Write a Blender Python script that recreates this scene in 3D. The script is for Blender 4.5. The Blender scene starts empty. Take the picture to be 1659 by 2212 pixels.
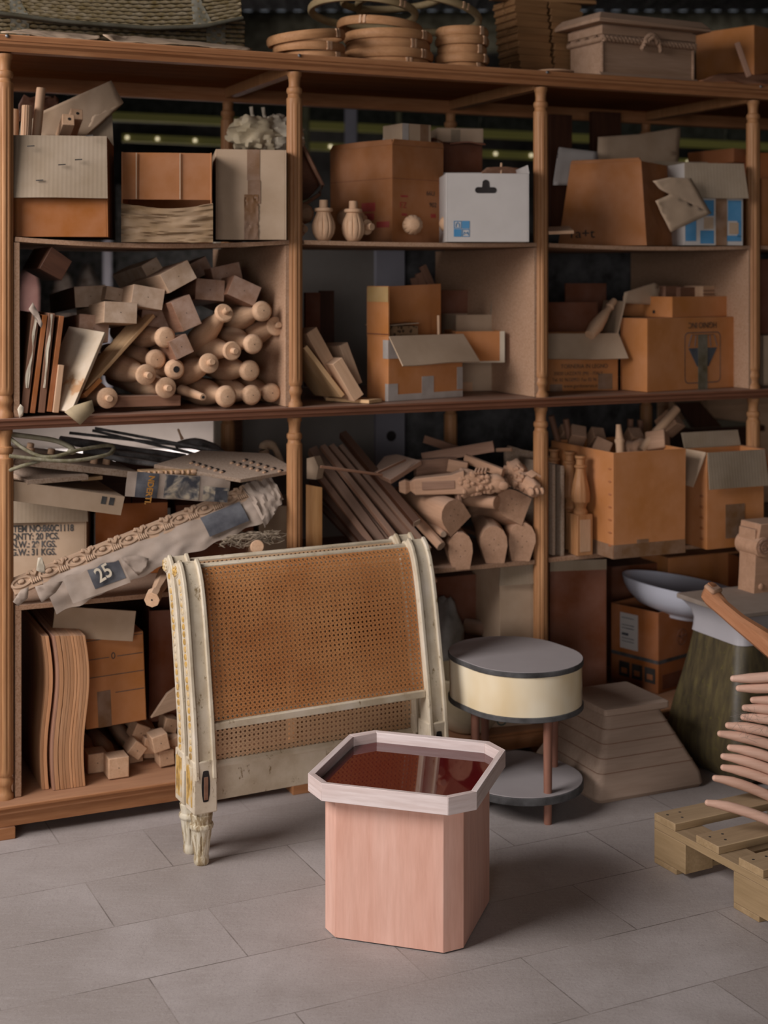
import bpy, bmesh, math, random
from math import sin, cos, pi, radians as R, atan2, sqrt
from mathutils import Vector as V, Matrix as MX

# ---------------------------------------------------------------- camera, world, lights
SC = bpy.context.scene
COL = SC.collection
F, CX, HY, EYE = 3100.0, 829.5, 600.0, 1.7     # focal length (px), principal column, horizon row, eye height
cam = bpy.data.cameras.new('camera'); camo = bpy.data.objects.new('camera', cam); COL.objects.link(camo)
camo.location = (0, 0, EYE); camo.rotation_euler = (R(90), 0, 0)
cam.sensor_fit = 'VERTICAL'; cam.sensor_height = 36; cam.lens = F/2212*36; cam.shift_y = -(1106-HY)/2212
cam.clip_end = 100
cam.dof.use_dof = True; cam.dof.focus_distance = 3.75; cam.dof.aperture_fstop = 2.8
SC.camera = camo
SC.view_settings.view_transform = 'Standard'; SC.view_settings.look = 'None'
SC.view_settings.gamma = 1; SC.view_settings.use_curve_mapping = False
SC.view_settings.exposure = -0.15
W = bpy.data.worlds.new('world'); SC.world = W; W.use_nodes = True
W.node_tree.nodes['Background'].inputs[0].default_value = (0.75, 0.8, 0.9, 1)
W.node_tree.nodes['Background'].inputs[1].default_value = 0.3
def area(name, loc, target, sx, sy, power, color=(1, 1, 1)):
    l = bpy.data.lights.new(name, 'AREA'); l.shape = 'RECTANGLE'; l.size = sx; l.size_y = sy; l.energy = power; l.color = color
    o = bpy.data.objects.new(name, l); COL.objects.link(o); o.location = loc
    o.rotation_euler = (V(target)-V(loc)).to_track_quat('-Z', 'Y').to_euler(); return o
area('window_daylight', (-3.0, 2.3, 2.9), (-0.5, 4.3, 0.7), 2.2, 1.8, 84, (1.0, 0.95, 0.95)).data.spread = R(112)
area('front_fill_light', (-1.0, -3.9, 1.5), (0.9, 5.0, 0.0), 2.6, 2.2, 13, (1.0, 0.94, 0.93)).data.spread = R(50)  # soft fill added behind the camera to lift the lower front
area('right_fill_light', (2.7, -3.9, 1.7), (0.5, 4.0, 0.3), 0.7, 2.6, 26, (1.0, 0.96, 0.98))  # narrow fill added for the stool's right face and the drum highlight
area('skylight_daylight', (-2.4, 14.8, 4.7), (-2.4, 14.8, 0), 1.6, 1.0, 130, (1.0, 0.98, 0.98)).data.spread = R(42)
area('workshop_lamp_glow', (1.5, 13.5, 4.3), (1.5, 13.5, 0), 5, 0.3, 20, (1.0, 0.85, 0.6))

# ---------------------------------------------------------------- view and shelf frames
def at_y(px, py, Y): return V(((px-CX)/F*Y, Y, EYE+(HY-py)/F*Y))
def at_z(px, py, z):
    Y = F*(z-EYE)/(HY-py); return at_y(px, py, Y)
TH = R(24)                                         # the shelving runs 24 degrees away from the picture plane
P0 = V(((10-CX)/F*4.38, 4.38, 0))                  # foot of its first front post
UD, VD = V((cos(TH), sin(TH), 0)), V((-sin(TH), cos(TH), 0))
def at_v(px, py, v):                               # the point seen at a pixel, v metres behind the front posts
    d = V(((px-CX)/F, 1, (HY-py)/F)); o = P0+VD*v
    t = VD.dot(o-V((0, 0, EYE)))/VD.dot(d); return V((0, 0, EYE))+d*t
def S(u, v, w): return P0+UD*u+VD*v+V((0, 0, w))
def toS(p):
    q = p-P0; return V((q.dot(UD), q.dot(VD), q.z))
def pix(p): return (CX+F*p.x/p.y, HY-F*(p.z-EYE)/p.y)
def MT(loc, yaw=0): return MX.Translation(V(loc)) @ MX.Rotation(yaw, 4, 'Z')
SM = MT(P0, TH)                                    # shelf matrix
def frame(A, B, up=V((0, 0, 1)), roll=0):          # x axis runs from A to B
    x = (B-A).normalized(); y = up.cross(x)
    if y.length < 1e-4: y = V((0, 1, 0)).cross(x)
    y.normalize(); z = x.cross(y)
    m = MX((x, y, z)).transposed().to_4x4(); m.translation = A
    return m @ MX.Rotation(roll, 4, 'X')
def frame3(A, B, C):                               # x along AB, y towards C
    x = (B-A).normalized(); y = (C-A)-x*((C-A).dot(x)); y.normalize(); z = x.cross(y)
    m = MX((x, y, z)).transposed().to_4x4(); m.translation = A; return m

# ---------------------------------------------------------------- mesh builder
class MB:
    def __init__(s): s.v = []; s.f = []
    def add(s, vs, fs, M=None):
        n = len(s.v)
        s.v += [tuple(M @ V(p)) if M else tuple(p) for p in vs]
        s.f += [tuple(i+n for i in f) for f in fs]; return s
    def box(s, x0, y0, z0, x1, y1, z1, M=None):
        return s.add([(x0, y0, z0), (x1, y0, z0), (x1, y1, z0), (x0, y1, z0), (x0, y0, z1), (x1, y0, z1), (x1, y1, z1), (x0, y1, z1)],
                     [(0, 3, 2, 1), (4, 5, 6, 7), (0, 1, 5, 4), (1, 2, 6, 5), (2, 3, 7, 6), (3, 0, 4, 7)], M)
    def cbox(s, c, d, M=None):
        return s.box(c[0]-d[0]/2, c[1]-d[1]/2, c[2]-d[2]/2, c[0]+d[0]/2, c[1]+d[1]/2, c[2]+d[2]/2, M)
    def prism(s, poly, a, b, axis='z', M=None):
        mp = {'z': lambda p, d: (p[0], p[1], d), 'y': lambda p, d: (p[0], d, p[1]), 'x': lambda p, d: (d, p[0], p[1])}[axis]
        n = len(poly)
        return s.add([mp(p, a) for p in poly]+[mp(p, b) for p in poly],
                     [tuple(range(n))[::-1], tuple(range(n, 2*n))]+[(i, (i+1) % n, n+(i+1) % n, n+i) for i in range(n)], M)
    def loft(s, rings, M=None, closed=False):       # rings of equal length
        n = len(rings[0]); vs = [p for r in rings for p in r]; fs = []
        m = len(rings)
        for k in range(m if closed else m-1):
            a, b = k*n, ((k+1) % m)*n
            for i in range(n): fs.append((a+i, a+(i+1) % n, b+(i+1) % n, b+i))
        if not closed: fs += [tuple(range(n))[::-1], tuple(range((m-1)*n, m*n))]
        return s.add(vs, fs, M)
    def lathe(s, prof, n=24, M=None, rf=None, axis='z'):
        rings = []
        for z, r in prof:
            ring = []
            for i in range(n):
                a = 2*pi*i/n; q = max(r, 1e-4)*(rf(z, a) if rf else 1)
                ring.append((q*cos(a), q*sin(a), z) if axis == 'z' else (z, q*cos(a), q*sin(a)))
            rings.append(ring)
        return s.loft(rings, M)
    def tube(s, path, r, n=10, M=None, flat=1.0, closed=False):
        P = [V(p) for p in path]; rings = []; m = len(P); up = V((0, 0, 1))
        for k, p in enumerate(P):
            if closed: t = P[(k+1) % m]-P[k-1]
            else: t = P[min(k+1, m-1)]-P[max(k-1, 0)]
            t.normalize()
            x = t.cross(up)
            if x.length < 1e-3: x = t.cross(V((0, 1, 0)))
            x.normalize(); y = x.cross(t)
            q = r[k] if isinstance(r, (list, tuple)) else r
            rings.append([tuple(p+x*(q*cos(2*pi*i/n))+y*(q*flat*sin(2*pi*i/n))) for i in range(n)])
        return s.loft(rings, M, closed)
    def ball(s, c, rad, n=10, M=None):
        rad = rad if isinstance(rad, (tuple, list)) else (rad,)*3
        rings = []
        for k in range(n+1):
            t = pi*(k+.02)/(n+.04); rings.append([(c[0]+rad[0]*sin(t)*cos(2*pi*i/(2*n)), c[1]+rad[1]*sin(t)*sin(2*pi*i/(2*n)), c[2]-rad[2]*cos(t)) for i in range(2*n)])
        return s.loft(rings, M)
    def grid(s, fn, nu, nv, t=0.0, M=None):          # sheet, optionally with thickness along its own normals
        pts = [[V(fn(i/nu, j/nv)) for j in range(nv+1)] for i in range(nu+1)]
        vs = [p for row in pts for p in row]; N = nv+1
        fs = [(i*N+j, (i+1)*N+j, (i+1)*N+j+1, i*N+j+1) for i in range(nu) for j in range(nv)]
        if t:
            nr = []
            for i in range(nu+1):
                for j in range(nv+1):
                    a = pts[min(i+1, nu)][j]-pts[max(i-1, 0)][j]; b = pts[i][min(j+1, nv)]-pts[i][max(j-1, 0)]
                    c = a.cross(b); nr.append(c.normalized() if c.length > 1e-9 else V((0, 0, 1)))
            k = len(vs); vs2 = [p-n_*t for p, n_ in zip(vs, nr)]
            fs += [tuple(q+k for q in f[::-1]) for f in fs]
            for i in range(nu):
                fs.append((i*N, i*N+k, (i+1)*N+k, (i+1)*N)); fs.append((i*N+nv, (i+1)*N+nv, (i+1)*N+nv+k, i*N+nv+k))
            for j in range(nv):
                fs.append((j, j+1, j+1+k, j+k)); a = nu*N; fs.append((a+j, a+j+k, a+j+1+k, a+j+1))
            vs = vs+vs2
        return s.add(vs, fs, M)
    def obj(s, name, mat, parent=None, bevel=0, angle=32, label=None, M=None, smooth=True):
        me = bpy.data.meshes.new(name); me.from_pydata(s.v, [], s.f)
        bm = bmesh.new(); bm.from_mesh(me); bmesh.ops.recalc_face_normals(bm, faces=bm.faces); bm.to_mesh(me); bm.free()
        if smooth:
            me.shade_smooth(); me.set_sharp_from_angle(angle=R(angle))
        me.materials.append(mat)
        o = bpy.data.objects.new(name, me); COL.objects.link(o)
        if parent: o.parent = parent
        if M: o.matrix_world = M
        if bevel:
            b = o.modifiers.new('edge', 'BEVEL'); b.width = bevel; b.segments = 2; b.limit_method = 'ANGLE'; b.angle_limit = R(40); b.harden_normals = False
        if label: o['label'] = label
        return o
def tag(o, label, cat, group=None, kind=None):
    o['label'] = label; o['category'] = cat
    if group: o['group'] = group
    if kind: o['kind'] = kind
    return o
def thing(name, label, cat, M, group=None):
    o = bpy.data.objects.new(name, None); COL.objects.link(o); o.empty_display_size = .05
    o.matrix_world = M; return tag(o, label, cat, group)
def structure(o): o['kind'] = 'structure'; return o
def dup(o, M=None, label=None, group=None, parent=None):
    c = o.copy(); COL.objects.link(c)
    if parent: c.parent = parent
    if M: c.matrix_world = M
    if label: c['label'] = label
    if group: c['group'] = group
    for ch in o.children: dup(ch, parent=c)
    return c
def text(s, size, mat, parent, M, name='printed_text', sx=1.0, align='LEFT', ext=.0004, bold=0.0):
    cu = bpy.data.curves.new(name, 'FONT'); cu.body = s; cu.size = size; cu.extrude = ext; cu.align_x = align; cu.offset = bold
    q = bpy.data.objects.new(name, cu); COL.objects.link(q); bpy.context.view_layer.update()
    me = bpy.data.meshes.new_from_object(q.evaluated_get(bpy.context.evaluated_depsgraph_get())); bpy.data.objects.remove(q)
    me.name = name; me.materials.clear(); me.materials.append(mat)
    o = bpy.data.objects.new(name, me); COL.objects.link(o); o.parent = parent
    o.matrix_local = M @ MX.Diagonal((sx, 1, 1, 1)); return o
UPRIGHT = MX.Rotation(pi/2, 4, 'X')                # turns text from the xy plane into the xz plane, facing -y

# ---------------------------------------------------------------- materials
def lin(h):
    h = h.lstrip('#'); c = [int(h[i:i+2], 16)/255 for i in (0, 2, 4)]
    return tuple(x/12.92 if x <= .04045 else ((x+.055)/1.055)**2.4 for x in c)+(1,)
def mixc(a, b, t): return tuple(x*(1-t)+y*t for x, y in zip(a, b))
class NT:
    def __init__(s, name, rough=.6, metal=0, spec=.3):
        s.m = bpy.data.materials.new(name); s.m.use_nodes = True; s.t = s.m.node_tree; s.b = s.t.nodes['Principled BSDF']
        s.b.inputs['Roughness'].default_value = rough; s.b.inputs['Metallic'].default_value = metal; s.b.inputs['Specular IOR Level'].default_value = spec
    def n(s, typ, **kw):
        k = s.t.nodes.new(typ)
        for a, b in kw.items(): setattr(k, a, b)
        return k
    def l(s, a, b): s.t.links.new(a, b)
    def coords(s, scale=(1, 1, 1), rot=(0, 0, 0), kind='Object', rand=True):
        tc = s.n('ShaderNodeTexCoord'); mp = s.n('ShaderNodeMapping'); mp.inputs['Scale'].default_value = scale; mp.inputs['Rotation'].default_value = rot
        s.l(tc.outputs[kind], mp.inputs[0])
        if rand:
            oi = s.n('ShaderNodeObjectInfo'); mu = s.n('ShaderNodeMath', operation='MULTIPLY'); mu.inputs[1].default_value = 37
            s.l(oi.outputs['Random'], mu.inputs[0]); s.l(mu.outputs[0], mp.inputs['Location'])
        return mp.outputs[0]
    def noise(s, co, scale=5, detail=4, rough=.55, dist=0):
        k = s.n('ShaderNodeTexNoise'); k.inputs['Scale'].default_value = scale; k.inputs['Detail'].default_value = detail
        k.inputs['Roughness'].default_value = rough; k.inputs['Distortion'].default_value = dist
        if co: s.l(co, k.inputs['Vector'])
        return k.outputs['Fac']
    def ramp(s, fac, stops):
        k = s.n('ShaderNodeValToRGB'); e = k.color_ramp.elements
        while len(e) < len(stops): e.new(.5)
        for i, (p, c) in enumerate(stops): e[i].position = p; e[i].color = c if len(c) == 4 else tuple(c)+(1,)
        s.l(fac, k.inputs[0]); return k.outputs[0]
    def mix(s, fac, a, b, mode='MIX'):
        k = s.n('ShaderNodeMix', data_type='RGBA', blend_type=mode)
        for sock, val in ((k.inputs[0], fac), (k.inputs[6], a), (k.inputs[7], b)):
            if hasattr(val, 'default_value') or hasattr(val, 'links'): s.l(val, sock)
            else: sock.default_value = val
        return k.outputs[2]
    def bump(s, h, strength=.2, dist=.002):
        k = s.n('ShaderNodeBump'); k.inputs['Strength'].default_value = strength; k.inputs['Distance'].default_value = dist
        s.l(h, k.inputs['Height']); s.l(k.outputs[0], s.b.inputs['Normal'])
    def vary(s, c, amount=.12):                      # each object a little lighter or darker
        oi = s.n('ShaderNodeObjectInfo'); mr = s.n('ShaderNodeMapRange'); mr.inputs[3].default_value = 1-amount; mr.inputs[4].default_value = 1+amount
        s.l(oi.outputs['Random'], mr.inputs[0]); hs = s.n('ShaderNodeHueSaturation'); s.l(mr.outputs[0], hs.inputs['Value']); s.l(c, hs.inputs['Color']); return hs.outputs[0]
    def dust(s, c, col, amt):                        # settled dust on faces that look up
        g = s.n('ShaderNodeNewGeometry'); sp = s.n('ShaderNodeSeparateXYZ'); s.l(g.outputs['Normal'], sp.inputs[0])
        mr = s.n('ShaderNodeMapRange'); mr.inputs[1].default_value = .45; mr.inputs[2].default_value = .95; mr.inputs[4].default_value = amt
        s.l(sp.outputs[2], mr.inputs[0]); return s.mix(mr.outputs[0], c, col)
    def col(s, c): s.l(c, s.b.inputs['Base Color']); return s.m
DUST = lin('#a8978a')
def wood(name, c1, c2, axis='z', scale=1.0, rough=.6, vary=.1, dust=0.0, stretch=14, bump=.08, spec=.25):
    t = NT(name, rough, spec=spec); k = {'x': 0, 'y': 1, 'z': 2}[axis]
    sc = [stretch*scale]*3; sc[k] = scale
    co = t.coords(tuple(sc)); n1 = t.noise(co, 2.2, 5, .6, .4); n2 = t.noise(co, 11, 3, .6)
    a, b = lin(c1), lin(c2)
    c = t.ramp(n1, [(.3, a), (.55, mixc(a, b, .5)), (.72, b)])
    c = t.mix(.25, c, t.ramp(n2, [(.35, mixc(a, (0, 0, 0, 1), .25)), (.65, b)]))
    if vary: c = t.vary(c, vary)
    if dust: c = t.dust(c, DUST, dust)
    t.bump(n2, bump, .002); return t.col(c)
def card(name, c, rough=.85, vary=.08, ribs=False, dust=.25, axis='x', ribscale=150):
    t = NT(name, rough, spec=.12); co = t.coords()
    a = lin(c); n = t.noise(co, 7, 5, .6); c2 = t.ramp(n, [(.3, mixc(a, (0, 0, 0, 1), .14)), (.7, mixc(a, (1, 1, 1, 1), .05))])
    if vary: c2 = t.vary(c2, vary)
    if dust: c2 = t.dust(c2, DUST, dust)
    if ribs:
        w = t.n('ShaderNodeTexWave', wave_type='BANDS', bands_direction=axis.upper()); w.inputs['Scale'].default_value = ribscale/6.28; w.inputs['Distortion'].default_value = .3
        t.l(t.coords(rand=False), w.inputs[0]); t.bump(w.outputs['Fac'], .12, .002)
        c2 = t.mix(.035, c2, w.outputs['Color'], 'MULTIPLY')
    else: t.bump(t.noise(co, 9, 3), .3, .006)
    return t.col(c2)
def plain(name, c, rough=.6, metal=0, spec=.3, mott=.12, scale=12, dust=0, bump=0):
    t = NT(name, rough, metal, spec); a = lin(c); n = t.noise(t.coords(), scale, 5, .6)
    k = t.ramp(n, [(.3, mixc(a, (0, 0, 0, 1), mott)), (.7, mixc(a, (1, 1, 1, 1), mott*.5))])
    if dust: k = t.dust(k, DUST, dust)
    if bump: t.bump(n, bump, .004)
    return t.col(k)
def speckle(name, c, dark, rough=.8):               # particleboard
    t = NT(name, rough, spec=.15); co = t.coords(); a, b = lin(c), lin(dark)
    n = t.noise(co, 160, 3, .7); n2 = t.noise(co, 5, 3)
    k = t.ramp(n, [(.35, b), (.5, a), (.7, mixc(a, (1, 1, 1, 1), .12))]); k = t.mix(.5, k, t.ramp(n2, [(.3, mixc(a, b, .3)), (.7, a)]))
    k = t.vary(k, .06); k = t.dust(k, DUST, .3); t.bump(n, .15, .001); return t.col(k)
M_ = {}
M_['post'] = wood('varnished_beech', '#9c6a43', '#ba8a5f', 'z', 1.2, .5, 0.04, spec=.25)
M_['rail'] = wood('varnished_beech_rail', '#96613c', '#b58159', 'x', 1.2, .5, 0.04, .2, spec=.22)
M_['midrail'] = wood('dark_varnished_rail', '#6f4631', '#8d5d45', 'x', 1.2, .5, 0, .35, spec=.4)
M_['board'] = speckle('particleboard', '#a98468', '#6b4c38')
M_['boardin'] = speckle('particleboard_smooth', '#b08c70', '#8c6a50')
M_['ply'] = wood('plywood_underside', '#7a4926', '#925c34', 'x', .8, .8, 0, spec=.04)
M_['beech'] = wood('raw_beech', '#c39a78', '#d6b190', 'x', 1.2, .65, .1, .3)
M_['beechz'] = wood('raw_beech_upright', '#bf9775', '#d2ad8c', 'z', 1.2, .65, .1, .3)
M_['walnut'] = wood('brown_wood', '#7a5540', '#96705a', 'x', 1.2, .6, .12, .35)
M_['pineb'] = wood('bright_pine', '#d99a5c', '#e6b27c', 'z', 1.0, .55, 0)
M_['pine'] = wood('pale_pine', '#c49a6b', '#d9b58a', 'x', 1.0, .65, .06, .2)
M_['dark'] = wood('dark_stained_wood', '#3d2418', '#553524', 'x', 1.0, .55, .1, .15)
M_['end'] = plain('end_grain', '#c0987a', .75, mott=.15, scale=30)
M_['hole'] = plain('dark_hole', '#1b120d', .9, mott=.05)
M_['carton'] = card('cardboard', '#bd7a42')
M_['cartonr'] = card('cardboard_reddish', '#a3602f')
M_['cartonb'] = card('cardboard_dull', '#a1673a'); M_['cartono'] = card('cardboard_orange', '#94561f')
M_['cartong'] = card('cardboard_greyed', '#96836c', ribs=True)
M_['cartonp'] = card('cardboard_pale', '#b79c80')
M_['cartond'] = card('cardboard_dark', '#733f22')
M_['tape'] = plain('packing_tape', '#7d5631', .5, spec=.2, mott=.2)
M_['silver'] = plain('silver_tape', '#b3a79d', .35, spec=.5, mott=.2)
M_['white'] = plain('white_card', '#b9b1aa', .7, mott=.05)
M_['paper'] = plain('old_paper', '#cdbfa8', .8, mott=.12, bump=.2)
M_['ink'] = plain('black_ink', '#2a2119', .8, mott=.1)
M_['red'] = plain('red_ink', '#9c2f22', .8, mott=.1)
M_['blue'] = plain('blue_ink', '#3f7fa8', .8, mott=.1)
M_['navy'] = plain('navy_ink', '#3d3c42', .8, mott=.2)
M_['orange'] = plain('orange_ink', '#b9802f', .8, mott=.1)
M_['black'] = plain('black_edge', '#33302f', .6, mott=.2)
M_['steel'] = plain('steel', '#8d8a88', .4, .8, mott=.1)
# ---------------------------------------------------------------- room shell
def floor_mat():
    t = NT('stone_floor', .62, spec=.28); co = t.coords(rot=(0, 0, -R(26)), rand=False)
    mp = t.n('ShaderNodeMapping'); mp.inputs['Location'].default_value = (-.05, -.015, 0); t.l(co, mp.inputs[0])
    br = t.n('ShaderNodeTexBrick'); br.inputs['Scale'].default_value = 1; br.inputs['Brick Width'].default_value = .61; br.inputs['Row Height'].default_value = .306
    br.inputs['Mortar Size'].default_value = .0022; br.inputs['Mortar Smooth'].default_value = .3; br.offset = .42
    br.inputs['Color1'].default_value = lin('#9c928c'); br.inputs['Color2'].default_value = lin('#c4bcba'); br.inputs['Mortar'].default_value = lin('#807871')
    nd = t.noise(co, 3, 3); t.l(mp.outputs[0], br.inputs['Vector'])
    c = t.mix(.55, br.outputs['Color'], lin('#a69c97'))
    c = t.mix(t.ramp(t.noise(co, 2.1, 5, .6, .4), [(.38, (.8,)*3+(1,)), (.62, (0, 0, 0, 1))]), c, lin('#968c86'))
    jm = t.n('ShaderNodeMath', operation='MULTIPLY'); t.l(br.outputs['Fac'], jm.inputs[0]); t.l(t.ramp(t.noise(co, 2.7, 3), [(.44, (0, 0, 0, 1)), (.6, (.85,)*3+(1,))]), jm.inputs[1])
    c = t.mix(jm.outputs[0], c, lin('#5f5751'))
    streak = t.noise(t.coords((3, 26, 1), (0, 0, -R(40)), rand=False), 3, 5, .75)
    c = t.mix(t.ramp(streak, [(.50, (0, 0, 0, 1)), (.78, (.4,)*3+(1,))]), c, lin('#bbb2af'))
    streak2 = t.noise(t.coords((30, 3, 1), (0, 0, R(15)), rand=False), 2, 4, .7)
    c = t.mix(t.ramp(streak2, [(.55, (0, 0, 0, 1)), (.85, (.3,)*3+(1,))]), c, lin('#7d746d'))
    c = t.mix(t.ramp(t.noise(co, 210, 3, .7), [(.55, (0, 0, 0, 1)), (.75, (.5,)*3+(1,))]), c, lin('#c2b9b3'))
    c = t.mix(t.ramp(t.noise(co, 120, 3, .7), [(.28, (.35,)*3+(1,)), (.45, (0, 0, 0, 1))]), c, lin('#6e655f'))
    t.bump(t.noise(co, 70, 5, .75), .3, .004); return t.col(c)
XL = -3.3
X0, X1, Y0, Y1, ZC = -5.8, 7.0, -4.2, 18.0, 5.0
structure(MB().box(X0, Y0, -.1, X1, Y1, 0).obj('floor', floor_mat()))
M_['ceil'] = plain('dark_sheet_roof', '#1c1d1c', .7, mott=.3)
M_['wall'] = plain('grey_plaster', '#3a3631', .85, mott=.12, scale=3)
M_['backwall'] = plain('dark_far_wall', '#22201c', .9, mott=.2, scale=2)
roof = MB(); nx = 61
for i in range(nx):                                   # corrugated roof sheets
    x = X0+(X1-X0)*i/nx; d = (X1-X0)/nx
    roof.prism([(x, ZC), (x+d*.3, ZC+.05), (x+d*.7, ZC+.05), (x+d, ZC), (x+d, ZC+.07), (x, ZC+.07)], Y0, Y1, 'y')
structure(roof.obj('ceiling', M_['ceil']))
def wallx(name, x, th, mat, holes=()):                # wall in a plane of constant x with rectangular openings (y0,y1,z0,z1)
    b = MB(); ys = sorted({Y0, Y1, *[h[0] for h in holes], *[h[1] for h in holes]})
    for a, c in zip(ys, ys[1:]):
        hs = [h for h in holes if h[0] <= a and h[1] >= c]
        if hs: b.box(x, a, 0, x+th, c, hs[0][2]); b.box(x, a, hs[0][3], x+th, c, ZC)
        else: b.box(x, a, 0, x+th, c, ZC)
    return structure(b.obj(name, mat))
wb = MB(); YR = 6.6
for y0, y1, z0, z1 in ((Y0, 1.0, 0, ZC), (1.0, 3.8, 0, 1.8), (1.0, 3.8, 4.0, ZC), (3.8, YR, 0, ZC)): wb.box(XL-.15, y0, z0, XL, y1, z1)
wb.box(X0, YR-.15, 0, XL-.15, YR, ZC); structure(wb.obj('wall_left', M_['wall']))
structure(MB().box(X0-.15, YR-.15, 0, X0, Y1, ZC).obj('wall_rear_left', M_['wall']))
wallx('wall_right', X1, .15, M_['wall'])
structure(MB().box(X0, Y1, 0, X1, Y1+.15, ZC).obj('wall_back', M_['backwall']))
b = MB(); [b.box(xa, Y0-.15, za, xb, Y0, ZC) for xa, xb, za in ((XL-.15, -2.4, 0), (-2.4, .4, 3.0), (.4, 2.25, 0), (2.25, 3.2, 3.3), (3.2, X1, 0))]; structure(b.obj('wall_front', M_['wall']))  # openings added behind the two fill lights
wf = MB()
for y in (1.0, 2.37, 3.74): wf.box(XL-.12, y, 1.8, XL-.06, y+.06, 4.0)
for z in (1.8, 2.9, 3.94): wf.box(XL-.12, 1.0, z, XL-.06, 3.8, z+.06)
structure(wf.obj('window_1', M_['steel']))
for k, y in enumerate((8.0, 11.0, 14.0)): structure(MB().box(X0, y, 3.9, X1, y+.18, 4.3).obj('trim_%d' % (k+1), plain('dark_roof_beam', '#26251f', .8)))

# ---------------------------------------------------------------- the shelving
POSTU = [0, .942, 1.8825, 2.8244, 3.766]
ZT, ZM, ZB, ZU, ZL = 2.437, 1.273, .112, 1.83, .705
DEP = .74
shelf = thing('shelving_unit', 'tall open shelving of varnished beech with fluted posts holding the workshop stock', 'shelving', SM)
def flute(z0, z1, n=9, d=.11):
    def f(z, a):
        if z < z0 or z > z1: return 1
        k = min(1, min(z-z0, z1-z)/.012); c = cos(n*a); return 1-d*k*(c-.45)/.55 if c > .45 else 1
    return f
def post_mb(z0, z1, r=.0265):
    h = z1
    prof = [(z1, .024), (z1-.012, .024), (z1-.016, .021), (z1-.038, .0185), (z1-.05, .0195), (z1-.054, .025), (z1-.062, .0265), (z1-.070, .025), (z1-.074, .0215), (z1-.084, .0225), (z1-.088, r)]
    m0, m1 = z0+.075, z1-.09
    prof += [(m1-.008, r), (m1-.02, r)]+[(m1-.02-(m1-m0-.04)*k/6, r) for k in range(1, 7)]+[(m0+.008, r), (m0, r*.98), (z0+.068, .022), (z0+.06, .0235), (z0+.052, .0265), (z0+.042, .0235), (z0+.036, .0205), (z0+.026, .0205), (z0+.018, .0225), (z0+.012, .027), (z0, .0275)]
    return MB().lathe(prof[::-1], 72, rf=flute(m0+.008, m1-.015))
up, lo = post_mb(ZM, ZT-.055), post_mb(ZB, ZM-.036)
for k, u in enumerate(POSTU):
    for v in (0, DEP-.02):
        for mbp, nm in ((up, 'upper_post'), (lo, 'lower_post')):
            b = MB(); b.v = [(p[0]+u, p[1]+v, p[2]) for p in mbp.v]; b.f = mbp.f; b.obj(nm, M_['post'], shelf, angle=40)
UA, UB = -.05, POSTU[-1]+.05
b = MB(); b.box(UA, -.045, ZT-.02, UB, DEP+.02, ZT); b.obj('top_board', M_['rail'], shelf, bevel=.004)
b = MB(); b.prism([(-.04, ZT-.0205), (-.04, ZT-.028), (-.03, ZT-.036), (-.026, ZT-.05), (.02, ZT-.05), (.02, ZT-.0205)], UA+.005, UB-.005, 'x')
b.obj('front_rail', M_['rail'], shelf)
MB().box(UA, DEP-.045, ZT-.075, UB, DEP-.005, ZT-.0205).obj('rear_rail', M_['rail'], shelf, bevel=.003)
for u in POSTU: MB().box(u-.02, .021, ZT-.062, u+.02, DEP-.046, ZT-.0205).obj('cross_rail', M_['post'], shelf, bevel=.002)
MB().box(UA+.01, -.012, ZT-.0255, UB-.01, DEP-.05, ZT-.0207).obj('underside_panel', M_['ply'], shelf)
for u in POSTU: MB().ball((u, -.047, ZT-.006), (.006, .004, .006), 6).obj('screw_head', M_['steel'], shelf)
b = MB(); b.prism([(-.042, ZM-.012), (-.05, ZM-.006), (-.05, ZM), (DEP+.02, ZM), (DEP+.02, ZM-.034), (-.03, ZM-.034), (-.034, ZM-.026), (-.042, ZM-.022)], UA, UB, 'x'); b.obj('middle_board', M_['midrail'], shelf)
b = MB(); b.prism([(-.05, ZB), (-.06, ZB-.006), (-.06, ZB-.014), (-.05, ZB-.022), (-.048, ZB-.03), (-.05, ZB-.033), (-.035, ZB-.036), (-.035, .036), (DEP+.02, .036), (DEP+.02, ZB)], UA-.01, UB, 'x'); b.obj('base_plinth', M_['rail'], shelf, bevel=.002)
for u in (UA-.01, .92, 1.86, 2.8, UB-.09):
    for v in (-.045, DEP-.08): MB().box(u, v, 0, u+.085, v+.09, .036).obj('foot_block', M_['rail'], shelf, bevel=.002)
# inner boxes of particleboard: side panels and sagging shelf boards
def sag(u0, u1, z, v0, v1, t, d): return lambda a, c: (u0+(u1-u0)*a, v0+(v1-v0)*c, z-d*4*a*(1-a))
SAG = [(.03, .925, ZU-.005, .016), (.972, 1.868, ZU-.005, .004), (1.912, 2.81, ZU-.006, .008), (2.854, 3.74, ZU-.006, .006)]
for u0, u1, z, d in SAG: MB().grid(sag(u0, u1, z, -.012, DEP-.03, .014, d), 16, 1, .014).obj('shelf_board', M_['boardin'], shelf)
PAN = [(.026, .044), (.905, .924), (1.848, 1.868), (2.792, 2.81)]
for a, c in PAN: MB().box(a, -.012, ZM+.001, c, DEP+.05, ZU-.022).obj('side_panel', M_['boardin'], shelf, bevel=.002)
MB().box(.03, -.012, ZB+.001, .049, DEP-.03, ZL-.022).obj('side_panel', M_['board'], shelf, bevel=.002)
for u0, u1, z in ((.03, .915, ZL-.006), (.972, 1.852, ZL-.012), (1.912, 2.79, ZL-.01), (2.854, 3.74, ZL-.01)):
    MB().box(u0, -.012, z-.016, u1, DEP-.03, z).obj('lower_shelf_board', M_['board'], shelf, bevel=.0015)

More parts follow.
